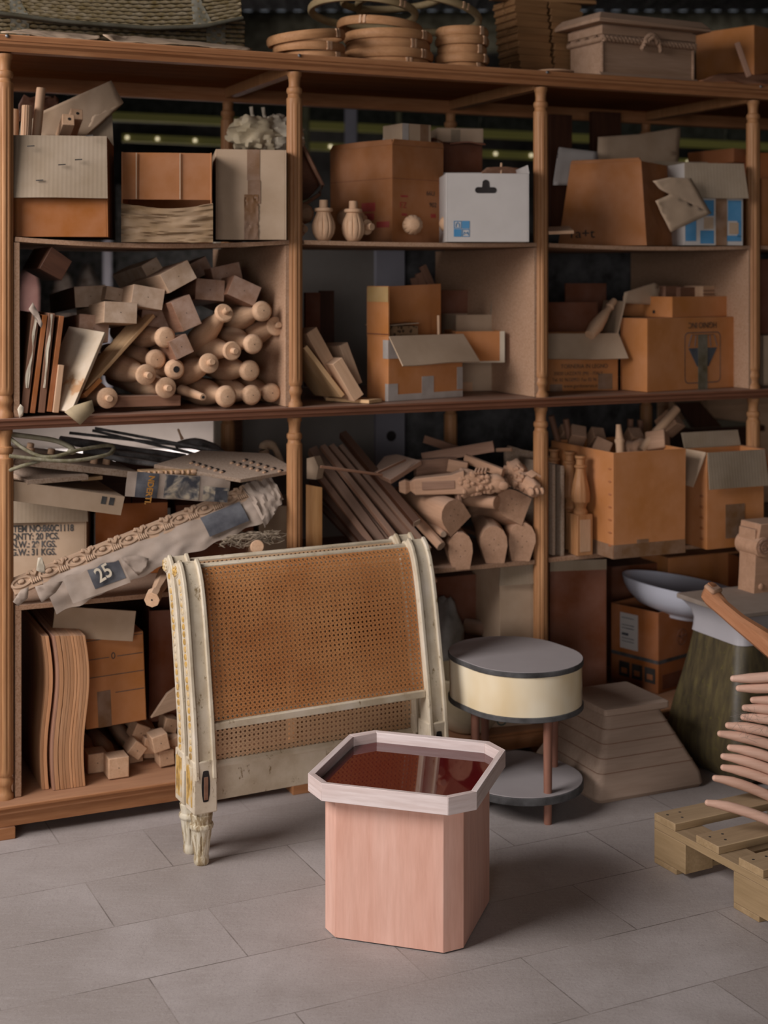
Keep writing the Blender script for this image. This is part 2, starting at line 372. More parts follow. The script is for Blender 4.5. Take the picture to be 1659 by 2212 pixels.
# ---------------------------------------------------------------- octagonal stool in front
M_['stoolx'] = wood('pale_pear_wood', '#d8a18b', '#e8bcaa', 'z', .7, .5, 0, bump=.02, spec=.3, stretch=8)
M_['stool2'] = wood('pale_pear_wood_chamfer', '#d9a78e', '#e8c1ae', 'z', 1.1, .5, 0, bump=.03, spec=.3, stretch=11)
M_['tray'] = wood('pale_walnut_tray', '#cdb3a9', '#efe2de', 'x', .9, .5, 0.05, bump=.04, spec=.3, stretch=13)
def octa(h, c): return [(-h+c, -h), (h-c, -h), (h, -h+c), (h, h-c), (h-c, h), (-h+c, h), (-h, h-c), (-h, -h+c)]
stool = thing('side_stool', 'pale wooden octagonal stool table with dark red glass tray top in front', 'stool', MT((.067, 3.826, 0), -R(17.3)))
ZS, HT = .411, .046
MB().prism(octa(.186, .042), .003, ZS-HT-.001).obj('base', M_['stoolx'], stool, bevel=.0015)
MB().prism(octa(.183, .042), 0, .003).obj('foot_pad', M_['black'], stool)
ho, co_ = .2255, .0585
th_ = .017
O, I = octa(ho, co_), octa(ho-th_, co_-th_*.42)
for k in range(8):                                       # eight mitred rim strips, grain along each
    j = (k+1) % 8; A, B = V((*O[k], 0)), V((*O[j], 0)); a, c = V((*I[k], 0)), V((*I[j], 0))
    fm = frame(A, B); inv = fm.inverted(); q = [inv @ p for p in (A, B, c, a)]
    z0, z1 = ZS-HT, ZS
    b = MB(); b.add([(p.x, p.y, z0) for p in q]+[(p.x, p.y, z1-(.002 if i > 1 else 0)) for i, p in enumerate(q)], [(0, 1, 2, 3), (4, 5, 6, 7), (0, 1, 5, 4), (1, 2, 6, 5), (2, 3, 7, 6), (3, 0, 4, 7)])
    o = b.obj('rim_strip', M_['tray'], stool, bevel=.0012); o.matrix_local = fm
MB().prism(octa(ho-th_-.0005, co_-th_*.42), ZS-HT, ZS-.034).obj('tray_bottom', M_['tray'], stool)
g = NT('dark_red_glass', .03, spec=.45); g.b.inputs['Coat Weight'].default_value = .2; g.b.inputs['Coat Roughness'].default_value = .02
g.b.inputs['Base Color'].default_value = lin('#561515'); M_['glass'] = g.m
MB().prism(octa(ho-th_-.002, co_-th_*.42), ZS-.034, ZS-.028).obj('glass_top', M_['glass'], stool, bevel=.001)

# ---------------------------------------------------------------- the two caned bed ends
def worn(name='worn_cream_paint'):
    t = NT(name, .5, spec=.35); co = t.coords(); a = lin('#d2c4ac')
    c = t.ramp(t.noise(co, 9, 6, .65), [(.3, lin('#b8a68a')), (.55, a), (.75, lin('#dccfbd'))])
    chip = t.ramp(t.noise(t.coords((30, 30, 14)), 1.3, 6, .72), [(.60, (0, 0, 0, 1)), (.66, (1, 1, 1, 1))])
    c = t.mix(chip, c, lin('#8a7453')); t.bump(t.noise(co, 40, 5, .7), .2, .002); return t.col(c)
M_['cream'] = worn()
def worn2():
    t = NT('flaked_cream_paint', .55, spec=.3); co = t.coords((20, 20, 5))
    c = t.ramp(t.noise(co, 1.6, 7, .7), [(.36, lin('#6b5138')), (.46, lin('#a08d6c')), (.52, lin('#cbc0a8')), (.75, lin('#d6cfbf'))])
    t.bump(t.noise(co, 3, 6, .7), .5, .004); return t.col(c)
M_['flaked'] = worn2()
def goldmat():
    t = NT('gilt_and_cream', .4, spec=.5); c = t.ramp(t.noise(t.coords((25, 25, 12)), 1.5, 4, .6), [(.40, lin('#cdbfa6')), (.54, lin('#c9a052')), (.64, lin('#93764a'))]); return t.col(c)
M_['gilt'] = goldmat()
def canemat(name, c1, c2):
    t = NT(name, .45, spec=.4); co = t.coords(); c = t.ramp(t.noise(co, 6, 5, .6), [(.3, lin(c1)), (.7, lin(c2))]); return t.col(t.mix(.4, c, t.ramp(t.noise(co, 300, 2), [(.35, lin(c1)), (.65, lin(c2))])))
M_['cane'] = canemat('honey_cane', '#ad6c3b', '#d0955f'); M_['canep'] = canemat('pale_cane', '#c79d74', '#dcb993')
BC = [(.255, 0), (.30, 0), (.36, .002), (.42, .010), (.48, .022), (.55, .035), (.62, .049), (.69, .063), (.75, .078), (.79, .092), (.815, .104), (.832, .118), (.838, .128)]  # z, lean back
def lean(z):
    for (z0, y0), (z1, y1) in zip(BC, BC[1:]):
        if z <= z1: return y0+(y1-y0)*max(0, (z-z0))/(z1-z0)
    return BC[-1][1]
def along(s):                                            # point (y,z) at fraction s of the curve by arc length
    L = [0]
    for (a, b_), (c, d) in zip(BC, BC[1:]): L.append(L[-1]+sqrt((a-c)**2+(b_-d)**2))
    t = s*L[-1]
    for i in range(len(BC)-1):
        if t <= L[i+1]+1e-9:
            f = (t-L[i])/(L[i+1]-L[i]); z = BC[i][0]+f*(BC[i+1][0]-BC[i][0]); y = BC[i][1]+f*(BC[i+1][1]-BC[i][1])
            return y, z, L[-1]
    return BC[-1][1], BC[-1][0], L[-1]
def snear(z): return min(range(400), key=lambda k: abs(along(k/400)[1]-z))/400
def bed_end(M, label, s0, low_rail, cane, LB=.775):
    t = thing('bed_end', label, 'bed end', M, 'caned bed ends')
    def normal(s):
        y0, z0, _ = along(max(0, s-.004)); y1, z1, _ = along(min(1, s+.004)); d = sqrt((y1-y0)**2+(z1-z0)**2); return (-(z1-z0)/d, (y1-y0)/d)   # towards the front (-y)
    for sx, x in ((-1, 0), (1, LB)):
        # turned fluted foot
        prof = [(0, .019), (.004, .022), (.02, .0225), (.026, .0205), (.03, .0215)]+[(.03+.07*k/5, .0215+.0085*k/5) for k in range(1, 6)]+[(.103, .031), (.106, .034), (.112, .0355), (.118, .034), (.121, .0295), (.14, .0325), (.146, .033), (.149, .030), (.156, .030)]
        MB().lathe(prof, 64, MX.Translation((x, 0, 0)), rf=flute(.028, .099, 10, .16)).obj('foot', M_['flaked'], t, angle=40)
        bl = MB().box(x-.036, -.036, .156, x+.036, .036, .308).obj('corner_block', M_['cream'], t, bevel=.004)
        n = 14; ov = [(x+.013*cos(2*pi*i/n), .235+.045*max(-1, min(1, 1.25*sin(2*pi*i/n)))) for i in range(n)]
        MB().prism(ov, -.0368, -.034, 'y').obj('bolt_slot', M_['hole'], bl)
        MB().box(x-.006, -.0385, .196, x+.007, -.036, .262).obj('wood_plug', M_['walnut'], bl, bevel=.001)
        xo = x+sx*.0355; MB().box(min(xo, xo+sx*.003), -.022, .175, max(xo, xo+sx*.003), .022, .29).obj('gilt_panel', M_['gilt'], bl, bevel=.001)
        # swept upright with raised edge mouldings
        up_, fr, bk = MB(), [], []
        NS = 40
        def ring(s, x0, x1, f, k):
            y, z, _ = along(s); ny, nz = normal(s); fl = 0.013*max(0, 1-s/.2)**1.5
            return [(x0, y+ny*(f+fl), z+nz*f), (x1, y+ny*(f+fl), z+nz*f), (x1, y-ny*k, z-nz*k), (x0, y-ny*k, z-nz*k)]
        up_.loft([ring(i/NS, x-.032, x+.032, .022, .024) for i in range(NS+1)])
        up_.obj('upright', M_['cream'], t, angle=40)
        for xa, xb in ((-.033, -.020), (.020, .033)):
            MB().loft([ring(i/NS, x+xa, x+xb, .031, -.015) for i in range(NS+1)]).obj('edge_moulding', M_['cream'], t, bevel=.003, angle=50)
        y, z, _ = along(1.0)
        MB().lathe([(x-.036, .015), (x-.034, .022), (x-.028, .024), (x+.028, .024), (x+.034, .022), (x+.036, .015)], 28, MX.Translation((0, y, z-.008)), axis='x').obj('scroll', M_['cream'], t)
        ro = MB()
        for k in range(8): a = 2*pi*k/8; ro.ball((x+sx*.0365, y+.013*cos(a), z-.008+.013*sin(a)), (.004, .006, .006), 4)
        ro.ball((x+sx*.0365, y, z-.008), (.006, .007, .007), 5); ro.obj('rosette', M_['gilt'], t)
        bd = MB()
        for k in range(24):
            s = .10+.82*k/23; yy, zz, _ = along(s); bd.ball((x+sx*.0325, yy, zz), (.0045, .009, .010), 4)
        bd.obj('bead_carving', M_['gilt'], t)
    xa, xb = .033, LB-.033
    y1, z1, LL = along(.995)
    MB().loft([[(x, y1-.012, z1-.006), (x, y1+.012, z1-.012), (x, y1+.016, z1+.002), (x, y1, z1+.009), (x, y1-.011, z1+.004)] for x in (xa, xb)]).obj('top_rail', M_['cream'], t, bevel=.003)
    y0, z0, _ = along(s0); ny, nz = normal(s0)
    if not low_rail: MB().loft([[(x, y0-.018, z0-.022), (x, y0+.014, z0-.022), (x, y0+.014, z0+.004), (x, y0-.018, z0-.001)] for x in (xa, xb)]).obj('lower_rail', M_['cream'], t, bevel=.002)
    if low_rail:
        MB().box(xa, -.016, .145, xb, .018, .245).obj('bottom_rail', M_['cream'], t, bevel=.003)
        MB().prism([(-.022, .2455), (-.022, .253), (-.012, .262), (.018, .262), (.018, .2455)], xa, xb, 'x').obj('rail_moulding', M_['cream'], t)
    # six-way cane weave: pairs across and up, one diagonal between every two holes
    s1 = .978; HH = LL*(s1-s0); WW = xb-xa; p = .0146; nxh, nyh = round(WW/p), round(HH/p); px_, py_ = WW/nxh, HH/nyh
    cw = MB()
    def pt(a, h, off):                                    # a along x, h up the curve, off towards the front
        s = s0+h/LL; yy, zz, _ = along(s); ny, nz = normal(s); return (xa+a, yy+ny*(.006+off), zz+nz*(.006+off))
    def ribbon(a0, h0, a1, h1, w, off):
        L = sqrt((a1-a0)**2+(h1-h0)**2); dx, dh = (a1-a0)/L, (h1-h0)/L; ex, eh = -dh*w/2, dx*w/2
        n = max(1, int(abs(h1-h0)/.02)); vs = []; fs = []
        for i in range(n+1):
            f = i/n; a, h = a0+(a1-a0)*f, h0+(h1-h0)*f
            for sg in (-1, 1): vs.append(pt(min(max(a+sg*ex, 0), WW), min(max(h+sg*eh, 0), HH), off))
        for i in range(n): fs.append((2*i, 2*i+1, 2*i+3, 2*i+2))
        cw.add(vs, fs)
    for i in range(nxh+1):
        for d in (-.0024, .0024): ribbon(i*px_+d, 0, i*px_+d, HH, .0029, .0)
    for j in range(nyh+1):
        for d in (-.0024, .0024): ribbon(0, j*py_+d, WW, j*py_+d, .0029, .0008)
    for k in range(-nyh, nxh+1):                           # diagonals x-y = k+.5 and x+y = k+.5, in cells
        c = k+.5; a = max(0, c); e = min(nxh, nyh+c)
        if e > a:
            ribbon(a*px_, (a-c)*py_, e*px_, (e-c)*py_, .0030, .0016)
            ribbon(WW-a*px_, (a-c)*py_, WW-e*px_, (e-c)*py_, .0030, .0022)
    cw.obj('cane_panel', M_[cane], t, smooth=False)
    fw = .017; fb = MB()
    def strip(a0, a1, h0, h1): fb.grid(lambda i, j: pt(a0+(a1-a0)*i, h0+(h1-h0)*j, -.012), 4, 24, .004)
    strip(0, fw, 0, HH); strip(WW-fw, WW, 0, HH); strip(fw, WW-fw, 0, fw); strip(fw, WW-fw, HH-fw, HH); fb.obj('inner_frame', M_['cream'], t, angle=50)
    return t
BY = R(27.8)
bed_end(MT((-.530, 4.165, 0), BY), 'front one of two cream painted caned bed ends, its cane honey brown', snear(.405), False, 'cane')
bed_end(MT((-.572, 4.248, 0), BY), 'rear one of two cream painted caned bed ends, with a deep bottom rail', 0.0, True, 'canep')

# ---------------------------------------------------------------- oval drum side table
t = thing('drum_side_table', 'side table with grey oval top, glossy cream drum and lower grey shelf', 'table', MT((.425, 4.650, 0)))
def stadium(r, h, ang, n=20):
    pts = []
    for sgn in (0, 1):
        for i in range(n+1):
            a = ang-pi/2+pi*i/n+sgn*pi; pts.append((r*cos(a)+cos(ang+sgn*pi)*h, r*sin(a)+sin(ang+sgn*pi)*h))
    return pts
AX = R(122)
M_['grey'] = plain('grey_linoleum', '#a29a99', .7, mott=.06, scale=5)
dr = NT('glossy_cream_lacquer', .16, spec=.5); dr.b.inputs['Coat Weight'].default_value = .5; dr.b.inputs['Coat Roughness'].default_value = .06
dr.col(dr.ramp(dr.noise(dr.coords((1, 1, .6), rand=False), 5, 3), [(.35, lin('#e6cfa5')), (.65, lin('#f5e8cc'))])); M_['lacquer'] = dr.m
RR, HH_ = .196, .038
MB().prism(stadium(RR, HH_, AX), .465, .481).obj('top_edge', M_['black'], t, bevel=.002)
MB().prism(stadium(RR-.002, HH_, AX), .4811, .483).obj('top_surface', M_['grey'], t, bevel=.001)
MB().prism(stadium(RR-.004, HH_, AX), .342, .4648).obj('drum', M_['lacquer'], t)
MB().prism(stadium(RR, HH_, AX), .325, .3418).obj('drum_base_edge', M_['black'], t, bevel=.002)
MB().prism(stadium(RR, HH_, AX), .070, .094).obj('lower_shelf_edge', M_['black'], t, bevel=.002)
MB().prism(stadium(RR-.003, HH_, AX), .0941, .097).obj('lower_shelf_surface', M_['grey'], t, bevel=.001)
M_['leg'] = wood('reddish_brown_leg', '#7d5343', '#956a58', 'z', 1.0, .5, 0)
for x, y in ((.085, -.182), (.133, .06), (-.085, .182), (-.133, -.06)): MB().lathe([(0, .0125), (.325, .0145)], 20, MX.Translation((x, y, 0))).obj('leg', M_['leg'], t)
def shelf_top(u, v, z):
    """height of the shelf surface under a point, or None"""
    if z > 2.3: return ZT
    if z > 1.6:
        for u0, u1, zz, d in SAG:
            if u0-.05 <= u <= u1+.05: a = min(1, max(0, (u-u0)/(u1-u0))); return zz-d*4*a*(1-a)
        return ZU-.005
    if z > 1.15: return ZM
    if z > .55: return {0: ZL-.006, 1: ZL-.012}.get(int(max(u, 0)/.9415), ZL-.01)
    return ZB
def snap(C, w=0, dirv=None, tol=.07):
    s = toS(C); e = toS(C+dirv*w) if dirv else s
    z = max(shelf_top(s.x+(e.x-s.x)*k/4, s.y, C.z) for k in range(5))
    return V((C.x, C.y, z+.0012)) if abs(z-C.z) < tol else C
# ---------------------------------------------------------------- builders for the stock on the shelves
def single(mb, name, mat, label, cat, M=None, group=None, bevel=0, angle=32):
    o = mb.obj(name, mat, None, bevel, angle, None, M); return tag(o, label, cat, group)
def solve(C, d, px):                                   # length along d from C until the point appears in column px
    r = (px-CX)/F; return (r*C.y-C.x)/(d.x-r*d.y)
def fold(t, hinge0, hinge1, outdir, length, ang, mat, th=.005, taper=0, name='flap', wob=.004):
    """a flap hinged on hinge0-hinge1 (local), ang degrees from straight up towards outdir"""
    h0, h1, o = V(hinge0), V(hinge1), V(outdir); a = R(ang); d = o*sin(a)+V((0, 0, 1))*cos(a); e = (h1-h0).normalized()
    n = o*cos(a)-V((0, 0, 1))*sin(a); rnd = random.Random(int(abs(h0.x*977+length*7919+ang)))
    ph = rnd.random()*6
    def fn(i, j): return h0+(h1-h0)*i+e*taper*j*(1-2*i)+d*length*j+n*(wob*sin(3*i*2+ph)*j)
    return MB().grid(fn, 8, 5, th).obj(name, mat, t)
def carton(label, c, v=None, z=None, yaw=0, xr=None, xl=None, w=None, d=.3, top=None, h=None, mat='carton', flaps=(), closed=False, name='carton', front=True, taper=1.0, group=None, fmat=None, cat='box', th=.005, nosnap=False):
    C = at_v(c[0], c[1], v) if z is None else at_z(c[0], c[1], z)
    a = TH+R(yaw); e1, e2 = V((cos(a), sin(a), 0)), V((-sin(a), cos(a), 0))
    if xr is not None: w = solve(C, e1, xr)
    if xl is not None: d = solve(C, e2, xl)
    zt_ = EYE+(HY-top)/F*C.y if top is not None else None
    if not nosnap: C = snap(C, w, e1)
    if top is not None: h = zt_-C.z
    if C.z < .2: h = min(h, ZL-.036-C.z)
    t = thing(name, label, cat, MT(C, a), group); m = M_[mat]; fm = M_[fmat or mat]
    cx_, cy_ = w/2, d/2
    def P(x, y, z): k = 1+(taper-1)*z/h; return (cx_+(x-cx_)*k, cy_+(y-cy_)*k, z)
    def wall(b, q):                                     # q: x0,y0,x1,y1 slab from bottom to top
        x0, y0, x1, y1 = q; n = 4; rings = []
        for i in range(n+1):
            zz = h*i/n; rings.append([P(x0, y0, zz), P(x1, y0, zz), P(x1, y1, zz), P(x0, y1, zz)])
        b.loft(rings)
    b = MB(); b.box(0.001, 0.001, 0, w-.001, d-.001, th)
    wall(b, (0, 0, th, d)); wall(b, (w-th, 0, w, d)); wall(b, (th, d-th, w-th, d))
    if front: wall(b, (th, 0, w-th, th))
    if closed: b.box(.001, .001, h-th, w/2-.002, d-.001, h); b.box(w/2+.002, .001, h-th, w-.001, d-.001, h)
    b.obj('body', m, t, bevel=.0012)
    for f in flaps:
        s, ln, ang = f[:3]; mm = M_[f[3]] if len(f) > 3 and f[3] else fm; tp = f[4] if len(f) > 4 else .008
        H = {'F': (P(0, 0, h), P(w, 0, h), (0, -1, 0)), 'B': (P(w, d, h), P(0, d, h), (0, 1, 0)), 'L': (P(0, d, h), P(0, 0, h), (-1, 0, 0)), 'R': (P(w, 0, h), P(w, d, h), (1, 0, 0))}[s]
        o = V(H[2])*(.001); fold(t, V(H[0])+o, V(H[1])+o, H[2], ln, ang, mm, taper=tp)
    t['wdh'] = (w, d, h); return t
def dims(t): return tuple(t['wdh'])
def onface(t, x0, x1, z0, z1, mat, face='F', name='tape', e=.0006, th=.0008):
    w, d, h = dims(t); b = MB()
    if face == 'F': b.box(x0*w, -e-th, z0*h, x1*w, -e, z1*h)
    else: b.box(-e-th, d*(1-x1), z0*h, -e, d*(1-x0), z1*h)      # left face, x from its far edge
    return b.obj(name, M_[mat], t)
def write(t, s, x, z, size, mat='ink', face='F', sx=1, rot=0, bold=0):
    w, d, h = dims(t)
    M = MX.Translation((x*w, -.0012, z*h)) @ UPRIGHT if face == 'F' else MX.Translation((-.0012, d*(1-x), z*h)) @ MX.Rotation(-pi/2, 4, 'Z') @ UPRIGHT
    return text(s, size, M_[mat], t, M @ MX.Rotation(R(rot), 4, 'Z'), sx=sx, bold=bold)
def plank(A, B, C, t, name, mat, label, cat='board', group=None, bevel=.0015, outline=None, holes=None):
    """slab with one long edge A-B, reaching to C; thickness grows along its normal"""
    fm = frame3(A, B, C); L = (B-A).length; q = fm.inverted() @ C; wd = q.y
    poly = [(p[0]*L, p[1]*wd) for p in outline] if outline else [(0, 0), (L, 0), (L, wd), (0, wd)]
    b = MB().prism(poly, 0, t); o = single(b, name, M_[mat], label, cat, fm, group, bevel); o['lw'] = (L, wd, t); return o
def lean(pb, pt, v, depth, t, name, mat, label, cat='board', vt=None, group=None, dv=0.0):
    """board seen from its front edge: right edge runs from pb (bottom) to pt (top)"""
    A = at_v(*pb, v); B = at_v(*pt, v if vt is None else vt); return plank(A, B, A+VD*depth+UD*dv, t, name, mat, label, cat, group)
def sheet(pts, name, mat, label=None, cat='paper', t=.0012, wob=.006, parent=None, cuts=3, group=None, seed=1):
    """crumpled sheet from an outline of world points"""
    me = bpy.data.meshes.new(name); bm = bmesh.new(); vs = [bm.verts.new(p) for p in pts]; ctr = sum((V(p) for p in pts), V((0, 0, 0)))/len(pts)
    n = V((0, 0, 0))
    for i in range(len(pts)): n += (V(pts[i])-ctr).cross(V(pts[(i+1) % len(pts)])-ctr)
    n.normalize()
    bm.faces.new(vs); bmesh.ops.triangulate(bm, faces=bm.faces[:])
    for _ in range(cuts): bmesh.ops.subdivide_edges(bm, edges=[e for e in bm.edges if e.calc_length() > .02], cuts=1, use_grid_fill=True); bmesh.ops.triangulate(bm, faces=bm.faces[:])
    from mathutils import noise
    for v in bm.verts: v.co += n*(wob*noise.noise(v.co*14+V((seed, 0, 0)))+wob*.6*noise.noise(v.co*45))
    for v in bm.verts: v.co -= ctr
    bm.to_mesh(me); bm.free(); me.shade_smooth(); me.materials.append(M_[mat])
    o = bpy.data.objects.new(name, me); COL.objects.link(o)
    s = o.modifiers.new('thickness', 'SOLIDIFY'); s.thickness = t; s.offset = 0
    if parent: o.parent = parent; o.matrix_parent_inverse = parent.matrix_world.inverted()
    o.matrix_world = MX.Translation(ctr)
    if label: tag(o, label, cat, group)
    return o
def bar(A, B, w, h, name, mat, label, cat, roll=0, group=None, bevel=.002):
    fm = frame(A, B, roll=roll); L = (B-A).length
    return single(MB().box(0, -w/2, -h/2, L, w/2, h/2), name, M_[mat], label, cat, fm, group, bevel)
def rod(A, B, r, name, mat, label, cat, group=None, n=16, r2=None):
    fm = frame(A, B); L = (B-A).length; r2 = r2 or r
    return single(MB().lathe([(0, r*.9), (.002, r), (L-.002, r2), (L, r2*.9)], n, axis='x'), name, M_[mat], label, cat, fm, group)
def blank(px, py, v, wpx, hpx, rot, label, ln=.45, mat='walnut', dy=0.0, du=0.0, dent=True):
    """square-sectioned leg blank lying front to back, its sawn end towards the viewer"""
    A = at_v(px, py, v); k = A.y/F; B = A+VD*ln+UD*du+V((0, 0, dy)); fm = frame(A, B, roll=R(rot))
    w, h = wpx*k, hpx*k
    t = thing('leg_blank', label, 'wood block', fm, 'square leg blanks in the heap'); 
    MB().box(.002, -w/2, -h/2, ln, w/2, h/2).obj('body', M_[mat], t, bevel=.002)
    MB().box(0, -w/2+.001, -h/2+.001, .0019, w/2-.001, h/2-.001).obj('end_face', M_['endw' if mat == 'walnut' else 'end'], t)
    if dent: MB().lathe([(-.0006, .0016), (.001, .0016)], 8, axis='x').obj('centre_mark', M_['hole'], t)
    return t
def turned(px, py, v, p2, v2, label, rpx=21, kind='plain', ln=.5, mat='beech'):
    A = at_v(px, py, v); r = rpx*A.y/F; B0 = at_v(*p2, v2); B = A+(B0-A).normalized()*ln; fm = frame(A, B)
    t = thing('turned_leg', label, 'table leg', fm, 'turned legs in the heap')  # these are turned table legs, not balusters
    prof = [(0, r*.70), (.0003, r*.72), (.006, r*.91), (.014, r), (.024, r*.98), (.036, r*.82), (.052, r*.62), (.075, r*.60), (.10, r*.72), (.14, r*1.0), (.19, r*1.22), (.24, r*1.28), (.30, r*1.15), (ln-.08, r*.9), (ln, r*.85)]
    if kind == 'peg': prof = [(0, r*.86), (.003, r*.98), (.009, r), (.014, r*.98), (.022, r*.80), (.04, r*.68), (.06, r*.72), (.10, r*1.0), (.15, r*1.22), (.21, r*1.3), (.30, r*1.15), (ln-.08, r*.9), (ln, r*.85)]
    MB().lathe(prof, 28, axis='x').obj('shaft', M_[mat], t, angle=38)
    if kind == 'peg': MB().lathe([(-.024, r*.28), (-.022, r*.32), (.004, r*.33)], 16, axis='x').obj('peg', M_[mat], t)
    elif kind == 'hollow': MB().lathe([(-.0012, r*.34), (.002, r*.34)], 9, axis='x').obj('hollow', M_['hole'], t)
    else: MB().lathe([(-.0006, .0018), (.0005, .0018)], 8, axis='x').obj('centre_mark', M_['hole'], t)
    return t
M_['papert'] = plain('tan_paper', '#ab9673', .8, mott=.1); M_['newsp'] = plain('dusty_newsprint', '#a38f7e', .8, mott=.18, scale=9, bump=.2)
M_['endw'] = plain('brown_end_grain', '#a0785c', .75, mott=.25, scale=22)

# ---------------------------------------------------------------- upper level, first bay
zU = ZU-.019
t = carton('carton behind the left post, grey flap folded over its orange front, spindles inside', (6, 511), v=.03, yaw=-17, xr=234, top=292, d=.33, mat='cartono', fmat='cartong', flaps=[('F', .195, 172, 'cartong', -.004), ('B', .12, 20), ], taper=.97)
w, d, h = dims(t)
for k, (x, z) in enumerate([(.30, .86), (.86, .93), (.58, .66), (.74, .70), (.36, .52)]): MB().box(x*w, -.032, z*h, x*w+.022, -.029, z*h+.0035, MX.Rotation(R(-4), 4, 'Y')).obj('staple', M_['ink'], t)
def spindle(px0, py0, px1, py1, v, r, label, fl=False, v1=None):
    A = at_v(px0, py0, v); B = at_v(px1, py1, v if v1 is None else v1); fm = frame(A, B); L = (B-A).length
    return single(MB().lathe([(0, r*.95), (.003, r), (L-.004, r), (L, r*.93)], 48, axis='x', rf=flute(-1, 9, 12, .14) if fl else None), 'dowel', M_['beech'], label, 'dowel', fm, 'spindles in the left carton')
spindle(55, 330, 59, 228, .08, .0165, 'fluted wooden spindle sticking up at the carton edge, shorter of the two', True)
spindle(75, 330, 89, 190, .10, .0145, 'plain round dowel, tallest thing sticking out of the left carton')
spindle(26, 330, 27, 236, .12, .02, 'dark turned spindle end half hidden behind the left post')
for px_, py_, v_, lb in ((148, 258, .08, 'small drilled block at the front lip of the left carton'), (166, 246, .13, 'small drilled block standing behind another one in the left carton')):
    A = at_v(px_, py_, v_); fm = frame(A, A+VD*.10-V((0, 0, .05)), roll=R(4)); q = thing('drilled_block', lb, 'wood block', fm, 'drilled blocks')
    MB().box(0, -.019, -.02, .12, .019, .02).obj('body', M_['beech'], q, bevel=.002); MB().lathe([(-.0006, .0055), (.002, .0055)], 12, MX.Translation((0, -.003, .002)), axis='x').obj('hole', M_['hole'], q)
sheet([at_v(x, y, .26) for x, y in ((85, 262), (88, 242), (165, 207), (240, 174), (252, 196), (267, 222), (200, 250), (180, 300), (90, 300))], 'cardboard_strip', 'cartonp', 'long pale cardboard strip slanting up out of the left carton', 'cardboard', .004, .003)
sheet([at_v(x, y, .36) for x, y in ((40, 226), (52, 204), (66, 212), (80, 206), (100, 214), (118, 206), (128, 214), (122, 260), (40, 262))], 'bark_offcut', 'dark', 'dark jagged bark offcut behind the spindles', 'offcut', .006, .006)

t = carton('carton with a cut-out window and crumpled taped lower front', (262, 517), v=.0, yaw=-17, xr=458, top=328, d=.34, mat='cartonb', front=False, name='carton')
w, d, h = dims(t)
MB().grid(lambda i, j: (w*i, .001+.002*sin(i*9), h*(.475+.52*j)), 12, 4, .005).obj('front_panel', M_['cartonb'], t)
for x in (.16, .64): MB().box(x*w, -.0065, .48*h, x*w+.003, -.003, .99*h).obj('crease', M_['cartonp'], t)
from mathutils import noise as NZ
M_['crumple'] = card('crumpled_tape_paper', '#8f7455', .45, dust=.15)
MB().grid(lambda i, j: (w*(.0+1.01*i), -.012+.012*NZ.noise(V((i*3.2, j*8, 1)))+.006*NZ.noise(V((i*7, j*22, 5))), h*(.43*j)-.004*sin(pi*i)*j*4), 40, 24, .003).obj('crumpled_front', M_['crumple'], t)
t = carton('greyed closed carton with brown tape down its front, third on the top left shelf', (466, 513), v=.0, yaw=-15, d=.3, xr=619, top=322, mat='cartonp', closed=True)
onface(t, .44, .62, .66, 1.0, 'tape'); onface(t, .45, .63, .40, .66, 'tape', e=.0016); w, d, h = dims(t)
MB().grid(lambda i, j: (w*(.40+.20*i), -.004+.007*NZ.noise(V((i*4, j*9, 3))), h*(.0+.5*j)), 8, 16, .001).obj('peeling_tape', M_['tape'], t)
M_['bag'] = plain('dusty_plastic', '#cdb890', .6, spec=.5, mott=.3, scale=6)
A = at_v(575, 322, .35); b = MB()
def lump(c, r, seed, sc=5, am=.25, n=14):
    rings = []
    for k in range(n+1):
        th = pi*(k+.02)/(n+.04); ring = []
        for i in range(2*n):
            ph = 2*pi*i/(2*n); dv = V((sin(th)*cos(ph), sin(th)*sin(ph), -cos(th))); q = 1+am*NZ.noise(dv*sc*.5+V((seed, 0, 0)))+am*.4*NZ.noise(dv*sc*1.6+V((0, seed, 0)))
            ring.append((c[0]+dv.x*r[0]*q, c[1]+dv.y*r[1]*q, c[2]+dv.z*r[2]*q))
        rings.append(ring)
    return rings
t = thing('wrapped_bundle', 'lumpy plastic-wrapped bundle with two straps on top of the taped carton', 'bundle', MT(A, TH))
MB().loft(lump((-.035, 0, .052), (.10, .08, .060), 2, 7, .34, 20)).obj('wrap', M_['bag'], t, angle=50); MB().loft(lump((.035, .0, .05), (.10, .07, .066), 9, 8, .32, 20)).obj('wrap', M_['paper'], t, angle=50)
for x in (-.045, .0): MB().tube([(x-.005, .02, .15), (x, .02, .12), (x+.012, 0, .08)], .007, 8).obj('strap', M_['paper'], t)

# ---------------------------------------------------------------- upper level, second bay
A = at_v(690, 500, .42)
t = thing('chair_frame', 'curved wooden chair frame with dark panel leaning behind the fluted finials', 'chair part', MT(A, TH))
inv = t.matrix_world.inverted(); lp = lambda x, y, v: inv @ at_v(x, y, v)
MB().tube([lp(x, y, .36) for x, y in ((612, 252), (640, 290), (662, 330), (683, 372), (697, 400), (690, 420), (665, 437), (645, 446))], .011, 10, flat=.6).obj('curved_rail', M_['walnut'], t)
o = sheet([at_v(x, y, .38) for x, y in ((625, 280), (655, 325), (690, 400), (665, 430), (640, 440), (625, 440))], 'seat_panel', 'dark', None, t=.008, wob=.002, parent=t)
FIN = [(0, .016), (.002, .019), (.010, .026), (.022, .0325), (.038, .0355), (.052, .034), (.066, .029), (.078, .0225), (.084, .0205), (.087, .027), (.092, .0275), (.096, .026), (.0975, .013), (.118, .0125), (.12, .012)]
fmb = MB().lathe(FIN, 72, rf=flute(.006, .082, 12, .09))
